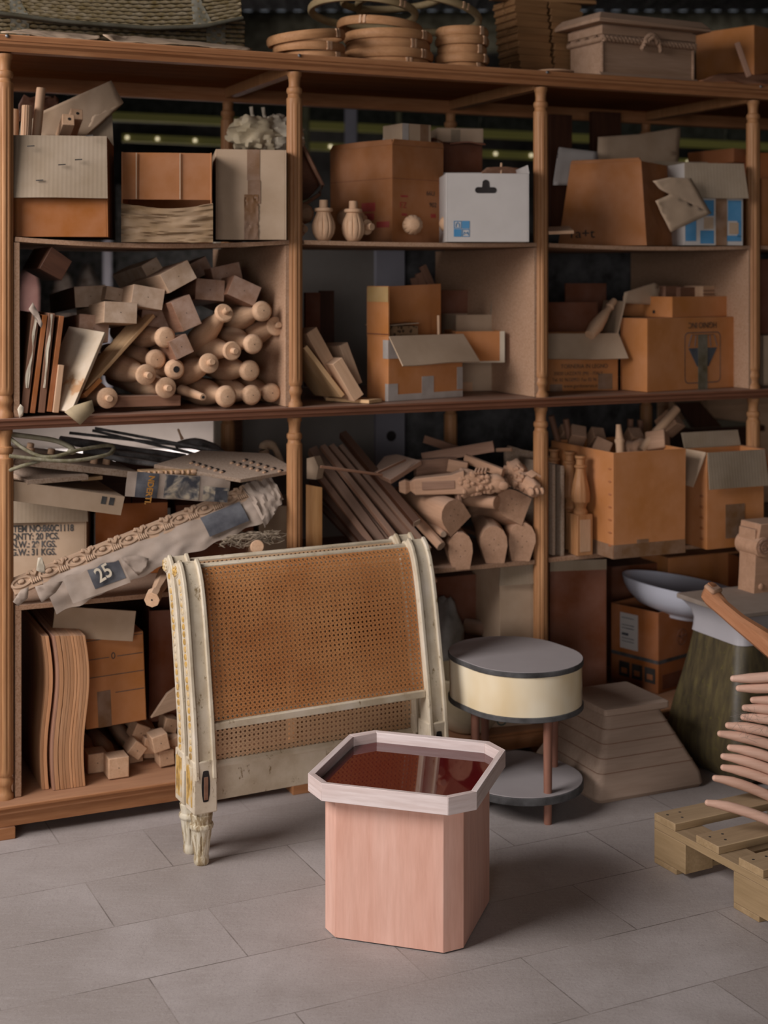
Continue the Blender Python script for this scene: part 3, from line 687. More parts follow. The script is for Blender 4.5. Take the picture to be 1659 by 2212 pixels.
def finial(M, label, first=[]):
    t = thing('finial', label, 'finial', M, 'fluted turned finials'); o = bpy.data.objects.new('finial_body', first[0].data) if first else fmb.obj('finial_body', M_['beechz'], t, angle=40)
    if first: COL.objects.link(o); o.parent = t
    else: first.append(o)
    return t
finial(MT(snap(at_v(699, 514, .02))) @ MX.Scale(1.14, 4), 'upright fluted finial with peg next to the second post')
finial(MT(snap(at_v(763, 514, .02))) @ MX.Scale(1.14, 4), 'upright fluted finial with peg in front of the red-printed carton')
def lying(px, py, v, label, yaw=-15, flip=False):
    A = at_v(px, py, v); a = TH+R(yaw); d = V((-sin(a), cos(a), 0)); m = frame(A, A+d) @ MX.Rotation(pi/2, 4, 'Y')
    if flip: m = frame(A+d*.12, A) @ MX.Rotation(pi/2, 4, 'Y')
    finial(m, label)
lying(804, 490, .0, 'fluted finial lying with its peg end to the front', 20, True)
lying(896, 485, .02, 'fluted finial lying base outward in front of the carton corner', -15)
lying(958, 483, .06, 'fluted finial lying half hidden by the white carton', -60)
lying(664, 461, .14, 'small finial end, upper of two beside the second post', 0)
lying(660, 495, .08, 'small finial end, lower of two beside the second post', 25, True)
lying(735, 470, .2, 'finial lying in shade between the two upright ones', -70)
t = carton('large brown carton with red print standing corner-on behind the finials', (847, 512), v=.13, yaw=17, xl=714, xr=957, top=312, mat='cartonb', flaps=[('F', .02, 6), ('L', .02, -6)], taper=1.01)
for x0, x1, z0, z1 in ((.52, .74, .33, .42), (.52, .72, .24, .31), (.76, .96, .16, .22), (.5, .58, .14, .2)): onface(t, x0, x1, z0, z1, 'red', 'L', 'red_print')
for x0, x1, z0, z1 in ((.16, .30, .47, .49), (.18, .28, .28, .305), (.75, .85, .27, .31)): onface(t, x0, x1, z0, z1, 'red', 'F', 'red_print')
write(t, 'FZ', .14, .36, .03, 'red'); write(t, '66LI', .66, .50, .024, 'ink'); write(t, '902', .72, .38, .024, 'ink')
onface(t, 0, 1, .655, .66, 'cartond', 'F', 'crease'); onface(t, 0, 1, .655, .66, 'cartond', 'L', 'crease')
ztop = t.matrix_world.translation.z+dims(t)[2]
t = carton('small carton with silver tape on top of the red-printed carton', (868, 311), nosnap=True, v=.2, yaw=8, xl=827, xr=931, top=266, mat='cartonp', closed=True)
onface(t, .02, .22, .0, 1, 'silver'); onface(t, .62, .9, 0, 1, 'tape')
onface(t, .0, .1, 0, .4, 'silver', 'L')
t = carton('brown carton standing behind the white one', (957, 500), v=.36, yaw=-12, xr=1042, top=309, mat='cartond', flaps=[('F', .07, 96), ('L', .04, 60)])
t = carton('crumpled greyish small box on top of the brown carton', (944, 308), nosnap=True, v=.37, yaw=-15, xr=1044, top=276, mat='cartonp', closed=True, d=.16)
onface(t, .3, .5, .1, .9, 'cartong')
t = carton('white carton with a keyhole slot and small blue logo', (964, 511), v=-.015, yaw=-20, xr=1143, top=374, mat='white', d=.25, flaps=[('R', .03, -8), ('B', .02, 5)])
w, d, h = dims(t)
def disc(cx, cz, r, y=-.0016, n=24): return [(cx+r*cos(2*pi*i/n), cz+r*sin(2*pi*i/n)) for i in range(n)]
sl = MB(); sx, sz = .475*w, .755*h
sl.prism([(sx+(.027 if abs(a) < pi/2 else -.027)+.0105*cos(a), sz+.0105*sin(a)) for a in [-pi/2+pi*i/10 for i in range(11)]]+[(sx-.027+.0105*cos(a), sz+.0105*sin(a)) for a in [pi/2+pi*i/10 for i in range(11)]], -.0018, -.0008, 'y')
sl.prism([(sx-.014, sz), (sx+.014, sz), (sx+.011, sz+.03), (sx+.004, sz+.036), (sx-.004, sz+.036), (sx-.011, sz+.03)], -.0022, -.0008, 'y')
sl.obj('keyhole_slot', M_['hole'], t)
q = .0265
for i, (a, c) in enumerate(((0, 1), (1, 1), (0, 0), (1, 0))):
    x0, z0 = .09*w+a*(q+.002), .075*h+c*(q+.002)
    if (a+c) % 2 == 0: MB().box(x0, -.0016, z0, x0+q, -.0006, z0+q).obj('blue_square', M_['blue'], t)
    else:
        b = MB()
        for (p0, p1, p2, p3) in ((0, 0, 1, .1), (0, .9, 1, 1), (0, 0, .08, 1), (.92, 0, 1, 1)): b.box(x0+p0*q, -.0016, z0+p1*q, x0+p2*q, -.0006, z0+p3*q)
        b.tube([(x0+q*.3, -.0012, z0+q*.2), (x0+q*.3, -.0012, z0+q*.6), (x0+q*.5, -.0012, z0+q*.78), (x0+q*.7, -.0012, z0+q*.6), (x0+q*.7, -.0012, z0+q*.2)] if c else [(x0+q*.2, -.0012, z0+q*.25), (x0+q*.3, -.0012, z0+q*.65), (x0+q*.5, -.0012, z0+q*.4), (x0+q*.7, -.0012, z0+q*.65), (x0+q*.8, -.0012, z0+q*.25)], .0016, 6)
        b.obj('blue_emblem', M_['blue'], t)
sheet([at_v(x, y, .1) for x, y in ((1040, 372), (1052, 362), (1090, 360), (1120, 364), (1135, 374), (1130, 392), (1045, 392))], 'wood_scraps', 'walnut', 'brown scraps poking out of the white carton', 'scrap', .006, .008)
rod(at_v(1082, 380, .1), at_v(1083, 352, .1), .004, 'peg', 'beech', 'thin peg standing up from the white carton', 'peg')

# ---------------------------------------------------------------- upper level, third bay and beyond
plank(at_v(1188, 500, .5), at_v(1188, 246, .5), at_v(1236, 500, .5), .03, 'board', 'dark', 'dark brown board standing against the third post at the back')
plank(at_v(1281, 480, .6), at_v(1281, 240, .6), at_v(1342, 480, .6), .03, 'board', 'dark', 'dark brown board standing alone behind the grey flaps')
sheet([at_v(x, y, .42) for x, y in ((1292, 296), (1380, 290), (1469, 275), (1466, 330), (1464, 390), (1380, 400), (1290, 400))], 'cardboard_sheet', 'cartonp', 'large pale cardboard sheet standing up behind the creased carton', 'cardboard', .005, .003)
sheet([at_v(x, y, .38) for x, y in ((1208, 318), (1290, 328), (1290, 400), (1195, 400), (1200, 360))], 'cardboard_sheet', 'white', 'whitish cardboard sheet standing left of the larger pale one', 'cardboard', .005, .003)
t = carton('creased tapering brown carton with handwritten black marks', (1397, 522), v=-.02, yaw=34, xl=1205, xr=1471, top=345, mat='cartonb', taper=.80, flaps=[('L', .012, 10)])
w, d, h = dims(t)
write(t, '1a+t', .12, .10, .05, 'ink', 'L', sx=1.2)
sheet([at_v(x, y, -.04) for x, y in ((1411, 391), (1445, 383), (1492, 385), (1536, 461), (1449, 501), (1416, 434), (1448, 420), (1425, 408))], 'torn_flap', 'cartonp', None, t=.005, wob=.004, parent=t)
t = carton('carton with blue and white print under a pale flap', (1478, 523), v=.02, yaw=-12, xr=1605, top=352, mat='white', fmat='cartong', flaps=[('F', .135, 171, 'cartong', -.01), ('B', .03, 10)])
for x0, x1, z0, z1 in ((.02, .2, .05, .33), (.27, .5, .02, .18), (.55, .97, .05, .12), (.55, .62, .12, .5), (.74, .97, .3, .55), (.3, .5, .36, .55), (.9, .97, .1, .3)): onface(t, x0, x1, z0, z1, 'blue', 'F', 'blue_print')
onface(t, .53, .72, 0, .6, 'tape', e=.0016)
for x0, z0 in ((.33, .20), (.76, .14)): onface(t, x0, x0+.16, z0, z0+.14, 'cartonp', 'F', 'printed_shape', e=.0014)
carton('brown carton lying on top behind the blue-printed one', (1585, 350), nosnap=True, v=.3, yaw=10, xl=1486, xr=1625, top=320, mat='cartonr', closed=True)
carton('brown carton under it at the back, hidden by the blue print', (1560, 515), v=.3, yaw=0, xr=1630, top=351, mat='cartonr', closed=True, d=.3)
plank(at_v(1185, 507, -.02), at_v(1240, 505, -.05), at_v(1200, 496, .04), .012, 'wood_offcut', 'beech', 'small flat wood offcut at the shelf edge beside the third post', 'offcut')
carton('orange carton beyond the fourth post on the upper shelf', (1645, 520), v=.05, yaw=-10, w=.3, top=386, mat='carton', closed=True)
carton('dark carton on the orange one beyond the fourth post', (1640, 386), nosnap=True, v=.2, yaw=-10, w=.3, top=330, mat='cartonr', closed=True)

# ---------------------------------------------------------------- middle level, first bay: boards, blanks and turned legs
for i, (pb, pt, tk, lb) in enumerate((((60, 893), (86, 676), .022, 'upright board with torn paper edge, nearest the left panel'), ((76, 893), (103, 681), .015, 'second upright board from the left panel'), ((97, 892), (119, 677), .02, 'third upright board from the left panel, with a cream paper edge'), ((112, 890), (139, 683), .015, 'fourth upright board from the left panel'))):
    o = lean(pb, pt, .0, .30, tk, 'upright_board', 'walnut' if i % 2 == 0 else 'cartonr', lb, group='upright boards in the left bay')
    if i in (0, 2):
        L = o['lw'][0]; rnd = random.Random(i)
        b = MB().grid(lambda a, c: (L*(.25+.74*a), -.003-.005*abs(NZ.noise(V((a*4, c*2, i)))), tk*(.35+c*(.35+.5*NZ.noise(V((a*3, i, 0)))))), 24, 4, .0008); b.obj('torn_paper', M_['paper'], o)
lean((127, 892), (139, 789), -.01, .2, .018, 'short_board', 'beech', 'short narrow board standing right of the papered boards')
sheet([at_v(x, y, -.03) for x, y in ((62, 668), (71, 653), (77, 664), (84, 676), (92, 700), (89, 709), (80, 690), (68, 676))], 'torn_paper_scrap', 'newsp', 'curled cream paper scrap on top of the papered boards', 'paper', .001, .008)
sheet([at_v(x, y, -.03) for x, y in ((38, 884), (44, 873), (52, 880), (50, 898), (42, 903))], 'torn_paper_scrap', 'paper', 'small paper curl at the foot of the leftmost board', 'paper', .001, .01)
A, B = at_v(158, 894, -.03), at_v(231, 721, .02)
tp = NT('chipped_white_paint', .6); tp.col(tp.ramp(tp.noise(tp.coords(), 11, 6, .62), [(.33, lin('#a97f58')), (.40, lin('#bfa98e')), (.7, lin('#cbbca8'))])); M_['paintp'] = tp.m
o = plank(A, B, A+at_v(161, 691, .15)-B, .013, 'painted_plywood', 'paintp', 'white-painted plywood panel leaning with a chipped edge', 'panel')
A, B = at_v(190, 846, .02), at_v(336, 684, .10); plank(A, B, A+at_v(300, 684, .20)-B, .012, 'leaning_board', 'pine', 'long pale board leaning diagonally in front of the blanks')
A, B = at_v(187, 858, .0), at_v(222, 823, .02); plank(A, B, A+VD*.2, .015, 'short_strip', 'carton', 'short strip lying under the diagonal board', 'strip')
sheet([at_v(x, y, -.056) for x, y in ((139, 890), (160, 876), (199, 864), (204, 888), (173, 918))], 'paper_label', 'papert', 'cream printed paper hanging over the shelf front', 'paper', .001, .0004, cuts=1)
BL = [(331, 581, .30, 40, 38, 30, 'whitish end of a blank at the top left of the heap', 'end'), (386, 597, .04, 70, 45, 27.7, 'large pale blank tilted on top of the heap', 'pale'), (425, 583, .28, 64, 36, 27, 'dark blank showing behind the tilted pale one', 'walnut'),
      (490, 590, .2, 66, 37, 12, 'topmost dark blank by the right side panel', 'walnut'), (454, 626, .1, 65, 46, -5, 'dark blank in the middle of the heap top row', 'walnut'), (528, 628, .06, 67, 45, -24, 'brown blank tilted against the right side panel', 'walnut'),
      (320, 642, .06, 70, 46, -10, 'pale blank with corner grain left of the tilted top one', 'pale'), (403, 676, .0, 45, 69, 22.5, 'upright brown blank with ringed centre mark', 'walnut'), (261, 675, .03, 72, 46, -3, 'pale blank with swirling end grain', 'pale'),
      (196, 640, .26, 70, 46, 3, 'blank with jagged dark paint and white edge', 'dark'), (203, 709, .15, 66, 58, -5, 'brown blank low behind the painted panel', 'walnut'), (258, 637, .2, 60, 30, -10, 'thin whitish blank behind the swirl-grained one', 'pale'),
      (392, 749, .0, 43, 43, 24, 'small square blank wedged between the turned legs', 'walnut'), (338, 684, .14, 66, 46, -9, 'shaded blank under the pale top row', 'walnut')]
M_['pale'] = wood('pale_blank_wood', '#a98a70', '#c2a387', 'x', 1.2, .65, .1, .3)
M_['end'] = plain('pale_end_grain', '#b8997c', .75, mott=.22, scale=22)
for (x, y, v, w_, h_, ro, lb, mt) in BL: blank(x, y, v, w_, h_, -ro, lb, .42, mt, dy=-.03)
for a in [(486, 674, -.01, (400, 765), .3, 'turned leg with peg end highest in the pile, below the dark blanks', 21, 'peg'), (570, 671, .0, (490, 695), .3, 'turned leg with plain round end at the top beside the right panel', 22.5, 'plain'), (597, 704, .04, (515, 735), .36, 'turned leg with peg end touching the right panel', 21, 'peg'),
          (550, 744, -.01, (480, 725), .3, 'plain-ended turned leg below the pegged one by the panel', 22, 'plain'), (503, 758, -.01, (420, 748), .3, 'pegged turned leg in the centre of the pile', 21, 'peg'), (453, 784, -.02, (375, 815), .3, 'pegged turned leg second row from the bottom', 22, 'peg'),
          (543, 801, .0, (465, 792), .3, 'plain turned leg third up beside the right panel', 23, 'plain'), (492, 857, -.02, (415, 842), .3, 'plain turned leg at the bottom, left of three', 24, 'plain'), (547, 854, .0, (475, 840), .3, 'plain turned leg at the bottom, middle of three', 22, 'plain'), (589, 849, .03, (520, 836), .35, 'plain turned leg at the bottom against the right panel', 21, 'plain'),
          (360, 729, .02, (298, 722), .3, 'pale round leg end under the brown blanks', 23, 'plain'), (340, 777, .06, (275, 766), .35, 'dark shaded plain leg end below the pale one', 22, 'plain'), (317, 810, .02, (240, 790), .3, 'pegged leg in shade left of the hollow one', 23, 'peg'), (381, 798, .02, (315, 792), .3, 'leg with a burnt hollow end', 22, 'hollow'), (360, 838, .01, (290, 824), .3, 'pegged leg below the hollow one', 23, 'peg'), (233, 860, .0, (180, 842), .3, 'pegged leg end at the bottom left, beside the paper label', 23, 'peg')]: turned(*a)
A, B = at_v(439, 858, -.02), at_v(392, 842, .15); q = rod(A, B, .0115, 'tapered_dowel', 'beech', 'small tapered dowel with a hole in its end at the bottom of the pile', 'dowel', r2=.018)
MB().lathe([(-.0008, .005), (.001, .005)], 10, axis='x').obj('hole', M_['hole'], q)
bar(at_v(235, 867, .06), at_v(386, 864, .06), .05, .035, 'flat_batten', 'walnut', 'flat reddish batten lying under the turned legs', 'batten')
plank(at_v(48, 581, .30), at_v(93, 606, .30), at_v(-10, 490, .30), .3, 'dark_block', 'dark', 'dark brown block hanging under the shelf at the top left corner', 'block', outline=[(0, 0), (1, 0), (1.0, .9), (0, 1)])
# ---------------------------------------------------------------- middle level, second bay
t = carton('open carton with silver tape, its front flap folded out over a patterned box', (839, 868), z=ZM, yaw=14, xl=793, xr=999, top=728, mat='carton', flaps=[('F', .128, 138, 'cartonp', -.006)])
w, d, h = dims(t); H2 = .205
b = MB(); b.box(0, 0, h, .005, d, h+H2-.03); b.obj('left_extension', M_['carton'], t)
b = MB(); b.grid(lambda i, j: (w*i, d-.004+.003*sin(i*14), h+(H2-.035+.012*i)*j), 14, 4, .005); b.obj('rear_extension', M_['carton'], t)
MB().box(-.0018, .0, h+H2-.085, -.0006, d*.98, h+H2-.032).obj('yellow_tape', plain('yellowed_tape', '#b08e58', .4, mott=.1), t)
for x0, x1, z0, z1 in ((0, .14, .66, .95), (0, .12, 0, .27), (.44, .60, .06, .36), (.92, 1.0, .12, .48), (.0, 1.0, .0, .10)): onface(t, x0, x1, z0, z1, 'silver', 'F', 'silver_tape', e=.0006 if x1 < 1 else .0004)
for x0, x1, z0, z1 in ((.76, 1.0, .66, .95), (.86, 1.0, 0, .27)): onface(t, x0, x1, z0, z1, 'silver', 'L', 'silver_tape')
MB().box(-.001, .0, .975*h+.012, -.0002, d, .975*h+.016).obj('crease', M_['cartond'], t)
def pat():
    q = NT('patterned_box_print', .8); ch = q.n('ShaderNodeTexVoronoi'); ch.inputs['Scale'].default_value = 70; q.l(q.coords(rand=False), ch.inputs['Vector'])
    return q.col(q.ramp(ch.outputs['Distance'], [(.3, lin('#4a3626')), (.45, lin('#8b6c4e'))]))
M_['pattern'] = pat(); A = t.matrix_world @ V((w*.10, .05, h-.05))
q = thing('patterned_box', 'small patterned box with a lifted lid inside the open carton', 'box', MT(A, TH+R(8)))
MB().box(0, 0, 0, .13, .13, .085).obj('body', M_['pattern'], q, bevel=.002); fold(q, (.0, .13, .085), (.0, 0, .085), (-1, 0, 0), .02, 0, M_['cartond']); MB().box(-.004, -.004, .0855, .134, .134, .089, MX.Rotation(R(-3), 4, 'Y')).obj('lid', M_['cartonp'], q)
rod(t.matrix_world @ V((w*.76, .03, .02)), t.matrix_world @ V((w*.74, .03, h+.07)), .005, 'stick', 'beech', 'thin stick standing in the open taped carton', 'stick')
# boards leaning left of it
lean((738, 859), (656, 752), .02, .22, -.016, 'leaning_board', 'pine', 'thin pale board leaning lowest against the second post', dv=-.02)
lean((735, 800), (684, 706), .06, .26, .045, 'leaning_board', 'beech', 'thick board leaning highest in the row beside the open carton', dv=-.03)
lean((786, 852), (739, 772), .0, .24, .042, 'leaning_board', 'beech', 'thick short board leaning in front with a pale sawn end', dv=-.02)
lean((783, 826), (751, 739), .08, .26, .034, 'leaning_board', 'pale', 'greyed board leaning closest to the open carton', dv=-.04)
A = at_z(703, 866, ZM+.002); plank(A, at_z(797, 872, ZM+.002), at_z(640, 857, ZM+.002), .012, 'thin_batten', 'pine', 'thin slat lying flat and sticking out over the shelf edge', 'slat')
t = carton('greyed open box standing behind the taped carton', (985, 840), v=.33, yaw=-10, xr=1063, top=680, d=.2, mat='cartonp', flaps=[('R', .08, 2, 'cartong', 0), ('B', .09, 0, 'cartond', 0)])
t = carton('flat tray box with white worn rim right of the taped carton', (985, 784), nosnap=True, v=.20, yaw=-14, xr=1090, top=716, d=.2, mat='carton'); onface(t, .9, 1.0, 0, 1, 'paper', 'F', 'worn_edge'); onface(t, .1, .9, 0, .05, 'paper', 'F', 'worn_edge')
A = at_z(990, 846, ZM+.001); plank(A, A+UD*.24, A+VD*.3, .035, 'flat_board', 'beech', 'thick board lying flat right of the taped carton', 'board')
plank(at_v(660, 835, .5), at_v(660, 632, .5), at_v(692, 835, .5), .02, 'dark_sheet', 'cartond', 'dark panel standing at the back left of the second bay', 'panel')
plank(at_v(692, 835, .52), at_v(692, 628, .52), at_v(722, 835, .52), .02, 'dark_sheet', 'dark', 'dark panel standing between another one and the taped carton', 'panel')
for (x0, y0, x1, y1, lb) in ((958, 622, 912, 574, 'brown slat slanting behind the taped carton, rightmost'), (930, 622, 903, 590, 'brown slat slanting behind the taped carton, second from right'), (905, 624, 893, 600, 'brown slat slanting behind the taped carton, leftmost')):
    bar(at_v(x0+30, y0+120, .60), at_v(x1, y1, .62), .014, .03, 'brown_batten', 'walnut', lb, 'slat')
# ---------------------------------------------------------------- middle level, third bay
t = carton('small open carton with a wide flap folded over its printed front', (1180, 846), z=ZM, yaw=-14, xr=1335, top=722, d=.24, mat='carton', fmat='cartonp', flaps=[('F', .105, 152, 'cartonp', -.022), ('B', .115, 4, 'cartond', 0), ('R', .125, 12, 'cartonp', 0)])
for s, x, z, sz in (('TORNERIA IN LEGNO', .20, .40, .022), ('20020 LAZZATE (MI) - ITALY', .10, .28, .018), ('Tel. 02 96320921 Fax 02 96', .08, .17, .018), ('www.gordonersio.it', .24, .06, .019)): write(t, s, x, z, sz, 'ink', sx=.86)
onface(t, .05, .22, .0, .12, 'tape'); onface(t, .72, .92, .02, .3, 'tape')
A, B = at_v(1274, 724, .13), at_v(1327, 649, .20); fm = frame(A, B); L = (B-A).length
single(MB().lathe([(0, .020), (L*.25, .027), (L*.5, .022), (L*.68, .015), (L*.78, .013), (L*.80, .017), (L*.83, .017), (L*.85, .012), (L*.93, .014), (L, .012)], 24, axis='x'), 'turned_spindle', M_['beech'], 'turned spindle sticking out of the small printed carton', 'spindle', fm, angle=40)
t = carton('large carton with an upside-down diamond emblem, bottom right of the third bay', (1398, 848), z=ZM, yaw=9, xl=1340, xr=1609, top=688, mat='carton', closed=True); w, d, h = dims(t)
M_['emblem'] = plain('dark_blue_print', '#2d333c', .8, mott=.2)
ex, ez, ew, eh = .555*w, .44*h, .185*w, .355*h
def rrect(cx, cz, hw, hh, r): return [(cx+sx*(hw-r)+r*cos(a), cz+sz*(hh-r)+r*sin(a)) for sx, sz, a0 in ((1, 1, 0), (-1, 1, pi/2), (-1, -1, pi), (1, -1, 1.5*pi)) for a in [a0+pi/2*k/5 for k in range(6)]]
o_, i_ = rrect(ex, ez, ew, eh, .02), rrect(ex, ez, ew-.003, eh-.003, .018)
n = len(o_); MB().add([(p[0], -.001, p[1]) for p in o_]+[(p[0], -.001, p[1]) for p in i_], [(k, (k+1) % n, n+(k+1) % n, n+k) for k in range(n)]).obj('emblem_frame', M_['emblem'], t, smooth=False)
dm = MB(); dm.prism([(ex-.8*ew, ez+.38*eh), (ex+.8*ew, ez+.38*eh), (ex+.32*ew, ez-.35*eh), (ex-.32*ew, ez-.35*eh)][::-1], -.0016, -.0006, 'y')
dm.obj('diamond_lower', M_['emblem'], t)
q = MB()
for (a, b_, c, e) in ((-.8, .44, -.62, .9), (.8, .44, .62, .9), (-.62, .9, .62, .9), (-.45, .44, -.38, .88), (.45, .44, .38, .88), (-.1, .44, -.1, .88), (.15, .44, .15, .88)): q.tube([(ex+a*ew, -.001, ez+b_*eh), (ex+c*ew, -.001, ez+e*eh)], .0022, 4, flat=.4)
q.obj('diamond_top', M_['emblem'], t)
write(t, 'HGINIO INC', .70, .93, .032, 'ink', rot=180, sx=.85)
MB().box(ex-.026, -.0026, ez-eh-.05, ex+.024, -.0018, ez+.9*eh).obj('olive_tape', plain('olive_tape', '#5d5130', .35, mott=.3), t)
zt = t.matrix_world.translation.z+h
t = carton('shallow tan tray box lying on top of the emblem carton', (1452, 686), v=.05, nosnap=True, yaw=13, xl=1345, xr=1619, top=641, mat='carton', closed=False); w, d, h = dims(t)
MB().lathe([(-.001, .007), (.001, .007)], 12, MX.Translation((0, d*.36, h*.25)), axis='x').obj('finger_hole', M_['hole'], t)
MB().box(.006, .006, h*.5, w-.006, d-.006, h*.75).obj('inner_sheet', M_['cartonp'], t)
def on(t, x, y, z): return t.matrix_world @ V((x, y, z))
sheet([on(t, x*w, d*.45, h*.7+z) for x, z in ((-.32, -.0), (-.3, .04), (.05, .075), (.10, .07), (.115, .05), (.10, .03), (.12, .02), (.10, -.01))], 'cardboard_flap', 'cartonp', 'pale cardboard flap with torn end lying on the tan tray', 'cardboard', .005, .004)
for (x, y, z, sx_, sy, sz, lb, mt) in ((.17, .40, .0, .10, .12, .06, 'brown block next to the torn flap on the tray', 'walnut'), (.33, .36, .0, .13, .1, .055, 'second brown block on the tray, middle of three', 'walnut'), (.56, .26, .0, .22, .09, .06, 'pale ribbed block on the tray, nearest the front', 'beech'), (.80, .40, .0, .12, .1, .055, 'whitish block on the tray beside the fourth post', 'pale')):
    M = MT(on(t, x*w, d*y, h*.75+z), TH+R(20)); o = single(MB().box(0, 0, 0, sx_, sy, sz), 'tray_block', M_[mt], lb, 'wood block', M, 'blocks on the tan tray', .002)
    if 'ribbed' in lb:
        b = MB(); [b.box(0, -.001, sz*(.2+.22*k), sx_*.8, .0, sz*(.27+.22*k)) for k in range(3)]; b.obj('groove', M_['walnut'], o)
plank(at_v(1222, 700, .55), at_v(1222, 612, .55), at_v(1310, 700, .55), .01, 'dark_cardboard', 'cartond', 'dark cardboard sheet standing behind the small printed carton', 'cardboard')
carton('carton beyond the fourth post on the middle shelf', (1650, 840), v=.1, yaw=-8, w=.3, top=725, mat='cartonp', closed=True)
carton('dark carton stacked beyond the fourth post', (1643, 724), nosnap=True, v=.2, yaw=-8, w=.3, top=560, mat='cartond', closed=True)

# ---------------------------------------------------------------- lower level, first bay, upper half
t = carton('carton stencilled with item number and weights under a worn ribbed flap', (6, 1256), z=ZL-.006, yaw=-17, xr=187, top=1069, d=.32, mat='cartonp', fmat='cartong', flaps=[('F', .092, 173, 'cartong', -.006)])
w, d, h = dims(t); M_['stencil'] = plain('black_stencil', '#2e2a26', .8, mott=.2)
wp = (187-8)/1.0
for s, px_, py_ in (('ITEM NO:860C1118', 24, 1150), ('QNTY: 20 PCS.', 24, 1167), ('N.W.: 29 KGS.', 24, 1184), ('G.W.: 31 KGS.', 24, 1201)):
    write(t, s, (px_-6)/181, (1256-py_)/187, .030, 'stencil', sx=.80, bold=.0009)
sheet([at_v(x, y, -.05) for x, y in ((78, 1232), (82, 1205), (90, 1203), (98, 1225), (97, 1240))], 'peeled_label', 'paper', 'small peeled label on the stencilled carton', 'label', .001, .004)
carton('plain reddish carton right of the stencilled one', (206, 1243), z=ZL-.006, yaw=-14, xr=362, top=1089, d=.3, mat='cartonr', closed=True)
carton('pale carton in shade at the right end of the shelf behind the paper bundle', (560, 1216), z=ZL-.006, yaw=-10, xr=650, top=1095, d=.25, mat='cartonp', closed=True)
carton('dark carton between two others behind the paper-wrapped frieze', (380, 1225), z=ZL-.006, yaw=-10, xr=548, top=1092, d=.2, mat='cartond', closed=True)
def pl3(a, b_, c, t_, *r, **k): return plank(at_v(*a), at_v(*b_), at_v(*c), t_, *r, **k)
o = pl3((20, 1052, .0), (266, 1086, .03), (20, 1010, .45), .02, 'flattened_carton', 'cartonp', 'flattened carton with small dark printed squares lying over the cartons', 'cardboard'); L, wd, tk = o['lw']
MB().box(.0, -.003, -.04, L, .003, tk).obj('folded_edge', M_['cartonp'], o)
for k in (.80, .87): MB().box(k*L, -.0042, -.012, (k+.045)*L, -.003, .012).obj('printed_square', M_['stencil'], o)
DM = speckle('dusty_chipboard', '#a6907c', '#7a604a'); M_['dboard'] = DM
o = pl3((58, 1048, .0), (191, 1037, .03), (27, 1022, .14), .016, 'chipboard_offcut', 'dboard', 'small chipboard offcut, lowest of the boards by the left post', 'board', outline=[(0, 0), (1, 0), (.72, 2.4), (.1, 2.6), (-.16, 1.2)])
fr = MB(); rnd = random.Random(4); [fr.ball((o['lw'][0]*(.55+.05*k), o['lw'][1]*(1.6-.13*k), .018), .006, 3) for k in range(9)]; fr.obj('shavings', M_['pine'], o)
o = pl3((30, 1004, .02), (297, 1034, .06), (30, 976, .40), .022, 'chipboard_sheet', 'dboard', 'long chipboard panel with wooden plugs lying under the green webbing', 'board'); L, wd, tk = o['lw']
for x, y in ((.70, .25), (.82, .30), (.25, .5), (.45, .62), (.10, .7), (.35, .9)): MB().lathe([(0, .012), (.016, .012), (.018, .01)], 12, MX.Translation((x*L, y*wd, tk))).obj('plug', M_['beech'], o)
lean_b = pl3((176, 1040, .12), (222, 1036, .12), (176, 1020, .3), .012, 'short_plank', 'pine', 'short broken plank end between the two chipboards', 'board')
o = pl3((519, 1043, -.03), (640, 1022, .02), (386, 1003, .10), .014, 'perforated_board', 'dboard', 'grey perforated board with rows of drilled holes and chips', 'board', outline=[(0, 0), (1, 0), (.86, .75), (-.1, 1.25), (-1.02, 1.0)]); L, wd, tk = o['lw']
inv = o.matrix_world.inverted(); nrm = (o.matrix_world.to_3x3() @ V((0, 0, 1))); p0 = o.matrix_world @ V((0, 0, tk))
def onplane(px, py):
    dv = V(((px-CX)/F, 1, (HY-py)/F)); return inv @ (V((0, 0, EYE))+dv*(nrm.dot(p0-V((0, 0, EYE)))/nrm.dot(dv)))
hl, ch = MB(), MB()
for (xa, ya, xb, yb, n) in ((418, 998, 483, 1018, 6), (505, 998, 575, 1018, 6), (532, 993, 608, 1016, 6)):
    for k in range(n):
        c = onplane(xa+(xb-xa)*k/(n-1), ya+(yb-ya)*k/(n-1)); hl.lathe([(-.001, .007), (.0012, .007)], 10, MX.Translation(c)); ch.ball((c.x-.012, c.y-.006, c.z+.002), (.008, .006, .004), 3)
hl.obj('hole_pattern', M_['hole'], o); ch.obj('chips', M_['beech'], o)
# newspapers: one crumpled sheet each, the printed patches follow its folds
def newspaper(A, B, C, mat, label, patches, seed, amp=.010, ragged=.10, drape=0.0):
    fm = frame3(A, B, C); L = (B-A).length; wd = (fm.inverted() @ C).y; sk = (fm.inverted() @ C).x
    def f(u, v, off=0.0):
        n1 = NZ.noise(V((u*L*14, v*wd*14, seed)))+.35*NZ.noise(V((u*L*32, v*wd*32, seed+3))); rg = 1+ragged*NZ.noise(V((u*5, seed, 1)))*max(0, 2*v-1)
        return V((u*L+sk*v, v*wd*rg, amp*n1+drape*v*v+off))
    o = single(MB().grid(lambda i, j: f(i, j), 44, 24, .001), 'newspaper', M_[mat], label, 'newspaper', fm, None, 0, 60)
    for k, (u0, v0, u1, v1, pm, nm) in enumerate(patches): MB().grid(lambda i, j: f(u0+(u1-u0)*i, v0+(v1-v0)*j, .0015+.0004*k), 24, 14).obj(nm, M_[pm], o, angle=60)
    return o, f, L, wd
M_['photo'] = NT('newspaper_photo', .8).m
